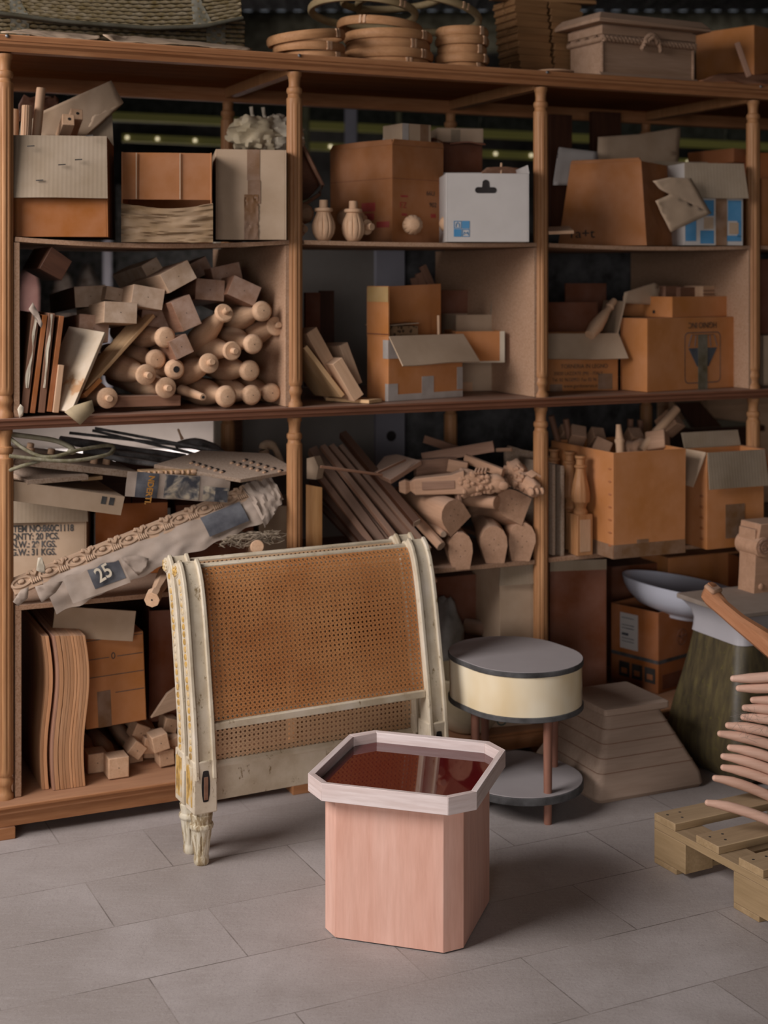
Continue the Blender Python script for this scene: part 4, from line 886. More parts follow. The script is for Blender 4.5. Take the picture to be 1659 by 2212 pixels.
q_ = NT('newspaper_photo', .8); M_['photo'] = q_.col(q_.ramp(q_.noise(q_.coords(rand=False), 22, 3, .5, .8), [(.42, lin('#45454a')), (.50, lin('#77716b')), (.60, lin('#b3a48e'))]))
o, nf, L, wd = newspaper(at_v(270, 1072, -.01), at_v(492, 1086, .0), at_v(276, 1018, -.02), 'newsp', 'crumpled newspaper with navy panel and orange letters over the cartons', [(.09, .0, .30, 1.0, 'navy', 'navy_panel'), (.36, .05, .70, .98, 'photo', 'newspaper_photo'), (.74, .02, .99, .62, 'photo', 'newspaper_photo'), (.86, .1, .98, .5, 'navy', 'dark_photo')], 2, .005, .10)
p_ = nf(.195, .93, .014); text('NDERTI.', .0275, M_['orange'], o, MX.Translation(p_) @ MX.Rotation(-pi/2, 4, 'Z'), sx=.92, bold=.0007)
# carved frieze behind it
o = bar(at_v(300, 1022, .05), at_v(420, 1018, .05), .05, .02, 'carved_moulding', 'pine', 'strip of pale carved moulding above the newspaper', 'moulding'); b = MB()
L = (at_v(420, 1018, .05)-at_v(300, 1022, .05)).length
for k in range(10): b.ball((L*(.05+.1*k), -.026, .002), (.012 if k % 3 == 0 else .006, .006, .008), 4)
b.obj('carving', M_['beech'], o)
# long pierced frieze wrapped in newspaper, slanting across the shelf
FA, FB = at_v(33, 1287, -.03), at_v(588, 1062, .03)
fx = (FB-FA).normalized(); fm = frame3(FA, FB, FA+V((0, 0, .2))+VD*.12); L = (FB-FA).length
t = thing('pierced_frieze', 'long pierced carved frieze slanting across the shelf, half wrapped in newspaper', 'carved panel', fm)
MB().box(0, 0, -.008, L, .055, .006).obj('strip', M_['pale'], t, bevel=.003)
cv, dk = MB(), MB()
NU = 10
for k in range(NU):
    x = L*(k+.35)/NU; s_ = L/NU
    cv.tube([(x+.030*cos(2*pi*i/16), .030+.014*sin(2*pi*i/16), .006) for i in range(16)], .0055, 6, closed=True)
    cv.ball((x, .032, .009), (.012, .008, .006), 4); dk.lathe([(.0062, .013), (.0068, .013)], 12, MX.Translation((x, .032, 0)) @ MX.Diagonal((1, .55, 1, 1)))
    for i in range(4): dk.box(x+s_*(.36+.075*i), .012, .0062, x+s_*(.385+.075*i), .030, .0075)
    for i in range(5): cv.ball((x+s_*(.33+.075*i), .021, .008), (.004, .011, .005), 3)
    cv.tube([(x+s_*(.3+.4*i/8), .045+.008*sin(i*1.2), .010) for i in range(9)], .006, 6)
cv.obj('carving', M_['pale'], t); dk.obj('piercing', M_['hole'], t)
o = MB().grid(lambda i, j: (L*(.10+.83*i), .066-.13*j-.02*sin(pi*i)*j, .020*sin(j*2.4)+.006*NZ.noise(V((i*16, j*4, 2)))+(.012*NZ.noise(V((i*30, 1, 7))) if j > .9 else 0)), 60, 12, .001)
# paper hangs below the carving only
o = MB().grid(lambda i, j: (L*(.10+.83*i), .010-.115*j*(1-.18*i)-.010*(NZ.noise(V((i*14, 3, 3)))) * j, .014*sin(.4+j*2.3)+.007*NZ.noise(V((i*13, j*4, 2)))), 70, 14, .001)
wr = o.obj('newspaper_wrap', M_['newsp'], t)
MB().grid(lambda i, j: (L*(.70+.16*i), .004-.072*j, .016*sin(.5+j*1.7)+.009), 12, 6, .0008).obj('dark_print', M_['navy'], wr)
MB().grid(lambda i, j: (L*(.895+.12*i), .055-.17*j*(1-.4*i)+.01*NZ.noise(V((i*9, j*7, 3))), .012+.035*sin(j*2.2)*(1-.5*i)+.01*NZ.noise(V((i*7, j*5, 9)))), 14, 14, .001).obj('paper_end', M_['newsp'], t)
o, nf, L, wd = newspaper(at_v(158, 1304, -.12), at_v(282, 1258, -.12), at_v(135, 1250, -.10), 'newsp', 'torn newspaper with a navy block and figure 25 hanging from the frieze', [(.42, .22, .96, .97, 'navy', 'navy_panel')], 7, .005, .12, .0)
p_ = nf(.52, .38, .010); text('25', .062, M_['paper'], o, MX.Translation(p_) @ MX.Rotation(R(12), 4, 'Z'), sx=.8, bold=.001)
sheet([at_v(x, y, -.09) for x, y in ((28, 1300), (45, 1275), (62, 1268), (60, 1292), (40, 1310))], 'paper_curl', 'newsp', 'brown curl of paper at the low end of the frieze', 'paper', .001, .01)
sheet([at_v(x, y, -.10) for x, y in ((76, 1268), (110, 1258), (136, 1256), (120, 1280), (90, 1302), (84, 1290))], 'paper_curl', 'newsp', 'pale paper tongue hanging left of the figure 25 newspaper', 'paper', .001, .01)
sheet([at_v(x, y, -.06) for x, y in ((262, 1205), (300, 1200), (322, 1207), (318, 1222), (298, 1243), (285, 1228))], 'paper_curl', 'newsp', 'paper flap hanging right of the figure 25 newspaper', 'paper', .001, .008)
# coil of olive webbing
M_['web'] = plain('olive_webbing', '#7d7350', .7, mott=.25, scale=60); M_['webp'] = plain('pale_webbing', '#a39c80', .6, mott=.15, scale=60)
t = thing('webbing_coil', 'loose coil of flat olive webbing on the chipboard beside the left post', 'webbing', MT(at_v(130, 985, .1), TH)); inv = t.matrix_world.inverted()
def spline(pts, n=8):
    P = [V(p) for p in pts]; out = []
    for i in range(len(P)-1):
        a, b_, c, d_ = P[max(i-1, 0)], P[i], P[i+1], P[min(i+2, len(P)-1)]
        for k in range(n):
            u = k/n; out.append(.5*((2*b_)+(c-a)*u+(2*a-5*b_+4*c-d_)*u*u+(3*b_-a-3*c+d_)*u**3))
    return out+[P[-1]]
for pts, mt, r_ in ((((20, 938, .04), (70, 944, .05), (120, 952, .06), (152, 966, .05), (158, 976, .02), (150, 976, .0)), 'webp', .010), (((20, 945, .0), (50, 968, -.02), (85, 985, -.03), (120, 986, -.03), (170, 972, .0), (235, 962, .06), (244, 972, .06), (225, 984, .0), (140, 996, -.04), (20, 985, -.03)), 'web', .0075), (((20, 1016, -.02), (50, 1006, -.03), (85, 996, -.02)), 'web', .0075)):
    MB().tube([inv @ p for p in spline([at_v(*p) for p in pts])], r_, 8, flat=.8).obj('webbing', M_[mt], t, angle=60)
# dark bundle of rods and cloth
M_['cloth'] = plain('black_dusty_cloth', '#3a3430', .85, mott=.35, scale=20, dust=.3)
t = thing('dark_umbrella_bundle', 'heap of folded black umbrella cloth and ribs on the shelf', 'umbrella', MT(at_v(300, 980, .3), TH)); inv = t.matrix_world.inverted()
for pts, r_ in ((((130, 950, .35), (200, 960, .3), (290, 974, .25), (400, 986, .25)), [.020, .022, .020, .014]), (((180, 972, .2), (280, 984, .18), (380, 996, .2)), [.016, .022, .014]), (((380, 962, .35), (420, 958, .35), (460, 970, .35), (490, 985, .35)), [.015, .03, .03, .01]), (((225, 985, .1), (290, 996, .1), (345, 1004, .1)), [.012, .016, .01])):
    P = [inv @ at_v(*p) for p in pts]; n_ = 8; path = spline(P, 6); rr = [r_[min(int(k/6), len(r_)-1)]+(r_[min(int(k/6)+1, len(r_)-1)]-r_[min(int(k/6), len(r_)-1)])*(k % 6)/6 for k in range(len(path))]
    MB().tube(path, rr, 9, flat=.7).obj('folded_cloth', M_['cloth'], t, angle=70)
for (a, b_) in (((205, 925, .3), (640, 1006, .12)), ((150, 935, .35), (420, 965, .3)), ((200, 930, .4), (440, 985, .2))): MB().tube([inv @ at_v(*a), inv @ at_v(*b_)], .005, 8).obj('rib', M_['cloth'], t)
MB().tube([inv @ at_v(*p) for p in ((394, 949, .34), (389, 938, .34), (385, 927, .34))], [.006, .004, .004], 6).obj('tip', M_['beech'], t)
A = at_v(575, 1005, .35); t = thing('bent_pipe', 'pale bent pipe standing up behind the perforated board', 'pipe', MT(A, TH)); inv = t.matrix_world.inverted()
MB().tube(spline([inv @ at_v(*p) for p in ((574, 1010, .35), (572, 985, .35), (570, 965, .35), (580, 959, .35), (592, 966, .35), (602, 985, .35), (610, 1005, .35))], 5), [.018]*12+[.016]*8+[.012]*11, 12).obj('tube', M_['cartonp'], t, angle=60)
# jute and turned legs by the bed end
t = thing('jute_tangle', 'tangle of hairy jute fibre above the caned bed end', 'fibre', MT(at_v(545, 1185, -.05), TH)); t['kind'] = 'stuff'; b = MB(); rnd = random.Random(3); inv = t.matrix_world.inverted()
for k in range(70):
    c = V((rnd.uniform(-.06, .06), rnd.uniform(-.03, .05), 0)); pts = [(c.x+rnd.uniform(-.02, .02)+.045*cos(a+k)*(1+.3*rnd.random()), c.y+rnd.uniform(-.01, .01), .005+.035*abs(sin(a*.7+k*.3))+rnd.uniform(0, .012)) for a in [q*.5 for q in range(7)]]; b.tube(spline(pts, 3), .0012, 4)
b.obj('fibres', plain('jute_fibre', '#93816a', .9), t)
A, B = at_v(556, 1181, -.10), at_v(545, 1188, .10); rod(A, B, .022, 'turned_peg', 'beech', 'round wooden peg end under the jute tangle', 'peg')
A, B = at_v(328, 1296, -.16), at_v(372, 1215, .12); fm = frame(A, B); L = (B-A).length
t = thing('octagonal_leg', 'turned leg with octagonal sawn end jutting out beside the bed end', 'table leg', fm)  # a turned table leg with an octagonal end
MB().lathe([(0, .024), (.04, .025), (.05, .018), (.08, .017), (.11, .022), (.2, .028), (L, .02)], 8, axis='x').obj('shaft', M_['beech'], t, angle=20); MB().lathe([(-.0008, .003), (.0005, .003)], 8, axis='x').obj('centre_mark', M_['hole'], t)

# ---------------------------------------------------------------- lower level, first bay, bottom half
rnd = random.Random(5)
US = [pix(S(.05, 0, ZB))[0]]
def curved_panel(px0, px1, ytop, ybot, v, label, mat):
    A0, A1 = at_v(px0, ybot, v), at_v(px1, ybot, v); tk = (A1-A0).dot(UD); hgt = at_v(px0, ytop, v).z-ZB; A0.z = ZB+.001; M = MT(A0, TH)
    prof = lambda s: .009*sin(2*pi*(s-.02)*1.02)*(-1)+.006*sin(pi*s)
    n = 22; ring = [[(prof(i/n), 0, hgt*i/n), (prof(i/n)+tk-.0008, 0, hgt*i/n), (prof(i/n)+tk-.0008, .46, hgt*i/n), (prof(i/n), .46, hgt*i/n)] for i in range(n+1)]
    return single(MB().loft(ring), 'bent_plywood', M_[mat], label, 'panel', M, 'bent plywood panels', .0008)
ORD = ('leftmost', 'second from the left', 'third from the left', 'fourth from the left', 'fifth from the left', 'sixth from the left', 'seventh from the left', 'eighth from the left', 'ninth from the left', 'tenth from the left', 'eleventh from the left', 'rightmost')
M_['bent'] = wood('bent_plywood', '#b98359', '#d4a37b', 'z', 1.0, .7, .22, .35, stretch=40); M_['bentp'] = wood('bent_plywood_pink', '#a87a60', '#bb9078', 'z', 1.0, .7, .08, .3)
xs = [(90, 97), (97, 105.5), (114, 119.5), (119.5, 129), (130, 138.5), (138.5, 144), (144, 152), (152, 158), (158.5, 165), (165, 172), (172, 178.5), (178.5, 184.5)]
for k, (a, c) in enumerate(xs): curved_panel(a, c, 1375-.1*k, 1719-.75*(c-90)*.17, .0+.02*(k in (0, 1)), 'S-curved plywood panel, %s of the twelve standing on the base' % ORD[k], 'bentp' if k == 2 else 'bent')
t = thing('tilted_carton', 'tilted carton with thin black printed lines beside the bent panels', 'box', frame3(at_v(186, 1577, .1), at_v(317, 1555, .1), at_v(170, 1388, .1))); w_, h_ = (at_v(317, 1555, .1)-at_v(186, 1577, .1)).length, .29
MB().box(0, 0, -.3, w_, h_, 0).obj('body', M_['carton'], t, bevel=.003)
for k, y in enumerate((.36, .56, .76, .97)):
    b = MB()
    for a, c in (((0, .42), (.55, .98)) if k == 2 else ((.0, .98),) if k else ((.5, .98),)): b.box(a*w_, y*h_, .0003, c*w_, y*h_+.002, .001)
    b.obj('printed_line', M_['stencil'], t)
text('0', .03, M_['stencil'], t, MX.Translation((.45*w_, .74*h_, .0006))); MB().box(.2*w_, 0, .0004, .42*w_, .4*h_, .001).obj('tape', M_['tape'], t)
plank(at_v(112, 1375, .12), at_v(287, 1385, .06), at_v(111, 1308, .12), .006, 'cardboard_flap', 'cartonp', 'pale cardboard flap slanting above the lined carton', 'cardboard')
plank(at_v(60, 1600, .56), at_v(420, 1540, .56), at_v(60, 1290, .56), .01, 'dark_sheet', 'dark', 'dark backing added for the shade at the back of the base behind the tilted carton', 'board')  # added backing that stands in for shade behind the tilted carton
plank(at_v(180, 1110, .5), at_v(520, 1085, .5), at_v(180, 1000, .5), .01, 'dark_sheet', 'dark', 'dark backing added for the shade behind the newspaper and cartons', 'board')  # added backing that darkens the gap behind the newspaper
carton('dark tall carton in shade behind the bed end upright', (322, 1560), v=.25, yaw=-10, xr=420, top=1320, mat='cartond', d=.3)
plank(at_v(324, 1549, .1), at_v(372, 1532, .1), at_v(352, 1508, .1), .014, 'triangular_offcut', 'pale', 'pale triangular board offcut behind the bed end upright', 'board', outline=[(0, 0), (1.6, 0), (1.5, 1.6), (.9, 1.3)])
def headed(px, py, v, wpx, rot, label, ln=.36):
    A = at_v(px, py, v); k = A.y/F*wpx; A.z = max(A.z, ZB+k*.5*(abs(cos(R(rot)))+abs(sin(R(rot))))+.002); B = A+VD*ln; fm = frame(A, B, roll=R(rot)); t = thing('square_headed_leg', label, 'wood block', fm, 'square-headed legs on the base')  # table legs with square heads
    MB().box(0, -k/2, -k/2, .07, k/2, k/2).obj('head', M_['beech'], t, bevel=.003); MB().lathe([(.07, k*.3), (.09, k*.42), (.11, k*.3), (.2, k*.45), (ln, k*.33)], 16, axis='x').obj('shaft', M_['beech'], t); MB().lathe([(-.0006, .0016), (.0005, .0016)], 8, axis='x').obj('centre_mark', M_['hole'], t); return t
for a in ((211, 1656, .10, 42, 0, 'shaded square block on the base, touching the bent panels'), (257, 1659, .02, 45, 0, 'square block standing alone at the front of the base'), (305, 1584, .16, 34, 25, 'square leg head at the top left of the small pile'), (297, 1622, .10, 32, 40, 'square leg head tilted on its corner above the lone block'), (328, 1612, .12, 34, 8, 'square leg head in the middle of the small pile'), (348, 1606, .05, 36, -12, 'pale square leg head, front of the small pile'), (361, 1638, .06, 34, -5, 'square leg head at the lower right of the pile by the upright'), (370, 1568, .14, 30, 15, 'square leg head at the top right, behind the upright'), (294, 1646, .14, 30, -4, 'square leg head low behind the lone block'), (327, 1643, .16, 32, 6, 'square leg head at the bottom middle of the pile'), (376, 1612, .10, 34, -15, 'square leg head cut off by the bed end upright')): headed(*a)
# ---------------------------------------------------------------- lower level, second bay: sticks and leg blanks
M_['grist'] = wood('dusty_brown_sticks', '#876551', '#a17d67', 'x', 1.0, .7, .12, .5); M_['gristp'] = wood('dusty_pale_sticks', '#ab8366', '#c2997c', 'x', 1.0, .7, .08, .35)
for k, (bx, by, tx, ty, r, mt, lb, oc) in enumerate([(953, 1180, 760, 972, .0185, 'gristp', 'octagonal stick with pale sawn end, rightmost of the slanting bundle', 8), (926, 1188, 735, 964, .014, 'grist', 'slanting stick just left of the octagonal one', 4), (918, 1206, 714, 964, .017, 'grist', 'slanting stick third from the right, reaching lowest', 4), (890, 1210, 696, 964, .015, 'grist', 'slanting stick fourth from the right, dark reddish', 4),
    (868, 1210, 690, 985, .013, 'grist', 'thin slanting stick with pale edge in the middle of the bundle', 4), (845, 1205, 674, 972, .024, 'grist', 'wide slanting batten in the bundle, fifth from the right', 4), (820, 1200, 668, 1000, .016, 'walnut', 'dark slanting stick left of the wide batten', 4), (800, 1190, 672, 1040, .015, 'dark', 'dark slanting stick at the left, deep in shade', 4), (785, 1192, 664, 1062, .013, 'dark', 'darkest slanting stick, nearest the upright board', 4), (958, 1154, 868, 1080, .0115, 'gristp', 'short stick end just above the octagonal stick', 10), (900, 1130, 740, 938, .02, 'dark', 'dark stick top leaning behind the bundle', 4)]):
    A, B = at_v(bx, by, -.02+.02*(k % 3)), at_v(tx, ty, .42-.03*(k % 4)); fm = frame(A, B, roll=R(20)); L = (B-A).length
    t = thing('slanting_stick', lb, 'stick', fm, 'sticks slanting in the second bay'); a0 = pi/oc
    MB().lathe([(.0005, r), (L, r)], oc, axis='x').obj('shaft', M_[mt], t, bevel=.0015, angle=20)
    MB().lathe([(-.0005, r*.96), (.0004, r*.96)], oc, axis='x').obj('sawn_end', M_['end'], t, angle=20)
t = thing('curved_board', 'bright orange-tan curved board standing against the second post', 'board', MT(at_v(661, 1200, .02), TH)); hg = at_v(661, 1047, .02).z-at_v(661, 1200, .02).z
MB().grid(lambda i, j: (.0+.058*i+.010*j*0, .006*sin(pi*i)*-1, hg*j-.012*i*j), 10, 10, .014).obj('board', M_['pineb'], t)
pl3((662, 1040, .10), (662, 985, .10), (688, 1012, .06), .04, 'wrapped_block', 'cartonp', 'pale yellowish block wedged above the curved board', 'block', outline=[(.1, 0), (.9, 0), (1.0, .6), (.6, 1.0), (.1, .8)])
bar(at_v(692, 1008, .0), at_v(826, 1026, .02), .008, .010, 'thin_lath', 'walnut', 'thin lath lying level across the slanting sticks', 'lath')
bar(at_v(814, 1022, .03), at_v(876, 993, .10), .007, .009, 'thin_lath', 'walnut', 'thin lath rising to the right from the level one', 'lath')
pl3((845, 1046, .10), (912, 1004, .12), (826, 1010, .22), .018, 'shaped_board', 'grist', 'grey-brown pentagonal board end behind the thin laths', 'board', outline=[(0, 0), (1, 0), (.86, 1.0), (.62, 1.25), (0, .9)])
bar(at_v(912, 990, .25), at_v(1067, 964, .10), .012, .040, 'flat_strip', 'grist', 'long flat strip with slanted end lying across the top of the heap', 'strip')
bar(at_v(916, 948, .45), at_v(998, 975, .35), .012, .030, 'flat_strip', 'walnut', 'dark strip behind the top of the heap', 'strip')
bar(at_v(1005, 990, .15), at_v(1087, 1022, .0), .02, .030, 'flat_strip', 'gristp', 'pale strip with notched end pointing right above the carved leg', 'strip')
bar(at_v(896, 1012, .20), at_v(985, 1004, .18), .03, .06, 'flat_strip', 'grist', 'wide grey slab lying behind the carved leg', 'strip')
bar(at_v(968, 1004, .14), at_v(1010, 1012, .10), .03, .045, 'flat_strip', 'gristp', 'short slab piece resting behind the carved knee', 'strip')
bar(at_v(1072, 972, .2), at_v(1106, 971, .15), .012, .014, 'small_stick', 'gristp', 'small bright stick end at the top right of the heap', 'stick')
plank(at_v(1085, 1060, .30), at_v(1160, 1060, .28), at_v(1085, 970, .30), .018, 'grey_panel_board', 'dboard', 'greyed chipboard standing at the back right of the leg heap', 'board', outline=[(0, 0), (1.3, 0), (1.3, .85), (1.0, .93), (.5, 1.0), (.1, 1.1), (0, .95)])
bar(at_v(985, 1052, .02), at_v(996, 1108, .02), .032, .012, 'small_batten', 'grist', 'small upright slat between the shield-ended blanks', 'slat')
A, B = at_v(1073, 1086, -.02), at_v(1000, 1078, .10); q = rod(A, B, .024, 'thick_dowel', 'gristp', 'thick short dowel lying below the carved leg', 'dowel', n=20)
# shield-ended leg blanks
SH = [(-.5, -.55), (.5, -.55), (.5, .05), (.44, .28), (.3, .47), (.1, .57), (-.1, .57), (-.3, .47), (-.44, .28), (-.5, .05)]
SH2 = [(-.30, -.6), (.36, -.6), (.5, -.05), (.48, .22), (.36, .44), (.14, .57), (-.1, .58), (-.33, .46), (-.47, .24), (-.5, 0.0)]
def shield(px, py, v, wpx, hpx, rot, p2, v2, label, sh=SH2, flip=1):
    A = at_v(px, py, v); k = A.y/F; B = at_v(*p2, v2); B = A+(B-A).normalized()*.34; fm = frame(A, B, roll=0)
    t = thing('shield_end_blank', label, 'wood block', fm, 'shield-ended leg blanks'); c, s = cos(R(rot)), sin(R(rot)); rings = []
    for x, q in ((0, .985), (.004, 1), (.05, 1.0), (.10, .98), (.16, .86), (.24, .66), (.34, .58)):
        rings.append([(x, -(flip*p[0]*wpx*k*c-p[1]*hpx*k*s)*q, (flip*p[0]*wpx*k*s+p[1]*hpx*k*c)*q) for p in sh])
    b = MB().loft(rings); b.obj('body', M_['gristp'], t, angle=34); d = MB()
    for x, y in ((0, .02), (.016, 0), (-.016, 0), (0, -.02)): d.lathe([(-.0007, .0017), (.0005, .0017)], 6, MX.Translation((0, x, y)), axis='x')
    d.obj('centre_marks', M_['hole'], t); return t
shield(981, 1113, -.02, 66, 62, 38, (895, 1080), .22, 'large shield-ended blank in the middle of the heap, nearest the octagonal stick', SH)
shield(1107, 1090, .0, 64, 68, 62, (1045, 1100), .25, 'shield-ended blank lying tilted at the upper right of the heap', SH)
shield(995, 1190, -.02, 54, 70, 2, (965, 1150), .25, 'shield-ended blank standing on the shelf, left of three, in shade')
shield(1067, 1177, -.01, 60, 72, 3, (1040, 1130), .25, 'shield-ended blank standing on the shelf, middle of three')
shield(1128, 1170, -.01, 60, 72, -2, (1100, 1135), .25, 'shield-ended blank standing on the shelf beside the third post', SH2, -1)
# carved lion-paw legs
def pawleg(A, B, up, label, full=True):
    fm = frame(A, B, up=up); L = (B-A).length; t = thing('carved_paw_leg', label, 'carved leg', fm, 'carved lion-paw legs'); rnd = random.Random(8)
    if full:
        prof = [(0, .020, .020, 0), (.02, .027, .030, 0), (.035, .016, .020, 0), (.05, .030, .034, 0), (.16, .032, .040, .003), (.2, .036, .05, .010)]
        sc = L*.62/.2
        MB().loft([[(x*sc, -a, z0-b*.9), (x*sc, a, z0-b*.9), (x*sc, a, z0+b*.8), (x*sc, -a, z0+b*.8)] for x, a, b, z0 in prof]).obj('shaft', M_['gristp'], t, bevel=.003); MB().box(.07*sc, -.036, -.012, .17*sc, -.033, .016).obj('recessed_panel', M_['grist'], t, bevel=.001)
    x0 = L*.58 if full else 0; n = 14; rings = []
    for i in range(n+1):
        s = i/n; x = x0+(L-x0)*s; r = .046*(1-.45*s)*(1+.12*sin(s*9)) if s < .8 else .03*(1.25-(s-.8)*2.6)
        rings.append([(x, r*cos(2*pi*j/14)*.8*(1+.12*sin(3*j+s*8)), .004-.012*s+r*sin(2*pi*j/14)*(1+.1*cos(4*j+s*11))) for j in range(14)])
    MB().loft(rings).obj('carved_knee', M_['gristp'], t, angle=60)
    b = MB()
    for k in range(46):
        s = rnd.random()*.72; a = rnd.uniform(pi*.55, pi*1.75); r = .046*(1-.42*s); b.ball((x0+(L-x0)*s, r*.82*cos(a), r*sin(a)), (rnd.uniform(.007, .014), .007, rnd.uniform(.006, .011)), 4)
    b.obj('leaf_carving', M_['gristp'], t)
    b = MB()
    for k in range(4): b.tube([(L*.72+x0*.0+.012*k, -.02, .036), (L*.74+.012*k, -.0, .048), (L*.76+.012*k, .014, .04)], .005, 6)
    b.obj('carved_curls', M_['gristp'], t); b = MB()
    for k in range(3): b.ball((L-.006, -.02+.02*k, -.012), (.02, .011, .016), 5)
    b.obj('toes', M_['gristp'], t)
pawleg(at_v(862, 1050, .12), at_v(1090, 1040, -.04), V((0, 0, 1)), 'carved lion-paw leg lying across the blanks, shown full length')
pawleg(at_v(1108, 1020, .08), at_v(1160, 1055, -.10), V((0, 0, 1)), 'carved lion-paw foot jutting out past the third post', False)
# below that shelf
carton('carton with a crumpled greyed flap behind the drum table', (1080, 1400), v=.05, yaw=-8, xr=1157, top=1216, mat='cartonp', fmat='cartong', flaps=[('F', .08, 168, 'cartong', -.01)], d=.3)
A = at_v(965, 1385, .24); t = thing('sack', 'dusty grey plastic sack standing in the dark below the leg heap', 'sack', MT(V((A.x, A.y, ZB)), TH)); MB().loft(lump((0, 0, .21), (.06, .07, .20), 5, 4, .2)).obj('sack_body', plain('grey_sack', '#7d776f', .6, mott=.3), t, angle=60)
t = carton('small carton with a round hole lying in the dark behind the drum table', (1060, 1392), nosnap=True, v=.22, yaw=-6, xr=1118, top=1340, mat='cartonr', closed=True, d=.2); w, d, h = dims(t)
MB().lathe([(-.0015, .017), (-.0005, .017)], 20, MX.Translation((w*.52, 0, h*.45)) @ MX.Rotation(pi/2, 4, 'Z'), axis='x').obj('round_hole', M_['hole'], t)
A, B = at_v(1005, 1352, .3), at_v(1065, 1360, .22); rod(A, B, .03, 'round_offcut', 'grist', 'round wooden offcut in the dark left of the holed carton', 'offcut')
A = at_z(1057, 1600, ZB); t = carton('white carton board with green letters behind the drum table legs', (1057, 1592), v=.0, yaw=-10, xr=1150, top=1535, mat='cartonp', closed=True, d=.12); M_['green'] = plain('dark_green_ink', '#34473c', .8); w, d, h = dims(t)
write(t, 'COR', .40, .02, .055, 'green', rot=90)
A = at_v(1012, 1545, .02); t = thing('round_basin', 'dusty rounded basin edge beside the bed end, behind the drum table', 'basin', MT(V((A.x, A.y, ZB)), TH)); MB().lathe([(0, .06), (.01, .08), (.06, .12), (.12, .145), (.2, .155), (.205, .15), (.12, .135), (.05, .1), (.02, .03), (.02, .0)], 32).obj('bowl', M_['bag'], t)
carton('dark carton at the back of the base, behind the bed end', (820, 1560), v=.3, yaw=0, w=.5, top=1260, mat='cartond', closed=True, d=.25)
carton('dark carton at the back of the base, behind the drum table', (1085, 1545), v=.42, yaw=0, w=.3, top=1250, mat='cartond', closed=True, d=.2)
bar(at_v(912, 1200, -.03), at_v(940, 1258, -.05), .03, .02, 'wood_offcut', 'walnut', 'short wood offcut hanging at the edge beside the bed end', 'offcut')

# ---------------------------------------------------------------- lower level, third bay
t = carton('large open carton full of table legs, brown tape round its bottom', (1325, 1210), v=-.13, yaw=0, xl=1192, xr=1480, top=978, mat='carton', taper=1.012); big = t; w, d, h = dims(t)
onface(t, 0, 1, 0, .13, 'tape'); onface(t, 0, 1, 0, .13, 'tape', 'L'); onface(t, .32, .48, .13, .165, 'tape')
b = MB()
for k in range(7): b.ball((-.001, .02, h*(.12+.12*k)), (.004, .014, .004), 3)
b.obj('staple_dents', M_['cartonr'], t)
inside = lambda x, y, z: big.matrix_world @ V((x*w, y*d, z*h))
def barblk(px, py, v, wpx, rot, dx, dz, label, mat='gristp', ln=.22):
    A = at_v(px, py, v); k = A.y/F*wpx; B = A+VD*.5*ln+UD*dx-V((0, 0, dz)); fm = frame(A, B, roll=R(rot)); t = thing('square_headed_leg', label, 'wood block', fm, 'table legs in the open carton'); L = (B-A).length  # square-headed table legs poking out of the carton
    MB().box(0, -k/2, -k/2, .075, k/2, k/2).obj('head', M_[mat], t, bevel=.004); MB().lathe([(.075, k*.3), (.1, k*.42), (.13, k*.3), (L, k*.4)], 14, axis='x').obj('shaft', M_[mat], t)
for a in ((1251, 930, .25, 34, 15, .02, .12, 'square leg head at the left of the open carton'), (1302, 963, .08, 38, 30, .03, .08, 'large square leg head at the front lip of the open carton'), (1294, 934, .25, 30, 10, .0, .1, 'shaded square leg head behind the large one'), (1375, 934, .2, 32, 4, .0, .12, 'square leg head right of the thin peg'), (1442, 955, .02, 44, 32, -.10, .03, 'orange square leg head jutting over the right lip of the carton'), (1462, 902, .12, 40, 20, -.08, .12, 'tall square leg head at the upper right of the carton'), (1372, 970, .1, 34, 20, .0, .1, 'leg head just above the front lip, right of the peg'), (1225, 925, .35, 24, 8, .0, .1, 'small dark leg head at the far left of the carton')): barblk(*a)
A, B = at_v(1385, 975, .05), at_v(1462, 882, .08); rod(A, B, .020, 'long_turned_spindle', 'beech', 'long turned spindle leaning out of the open carton to the right', 'spindle', r2=.017)
A, B = at_v(1341, 985, .0), at_v(1336, 917, .02); fm = frame(A, B); L = (B-A).length
single(MB().lathe([(0, .016), (L*.4, .016), (L*.45, .019), (L*.52, .019), (L*.55, .015), (L, .009)], 16, axis='x'), 'tapered_peg', M_['beech'], 'tapered peg standing at the corner of the open carton', 'peg', fm)
for (x0, y0, x1, y1, lb) in ((1215, 960, 1190, 898, 'thin dark spindle leaning at the left back of the carton'), (1235, 950, 1222, 905, 'second thin dark spindle at the left back of the carton'), (1358, 965, 1362, 905, 'pale thin spindle behind the tapered peg'), (1385, 960, 1383, 907, 'thin spindle tip behind the square heads')): rod(at_v(x0, y0+30, .3), at_v(x1, y1, .3), .012, 'thin_spindle', 'walnut', lb, 'spindle', 'thin spindles in the open carton')
t = carton('open carton with greyed flaps folded out, right of the leg carton', (1527, 1207), v=-.12, yaw=0, xl=1478, xr=1650, top=978, mat='carton', fmat='cartong', flaps=[('F', .135, 172, 'cartong', -.006), ('L', .135, 160, 'cartonp', .02), ('B', .06, 15, 'cartong', 0), ('R', .1, 165, 'cartonr', 0)])
onface(t, .32, .66, .1, .45, 'tape'); w, d, h = dims(t); b = MB()
for k in range(5): b.ball((-.001, .03, h*(.1+.11*k)), (.004, .012, .006), 3)
b.obj('staple_dents', M_['cartonr'], t)
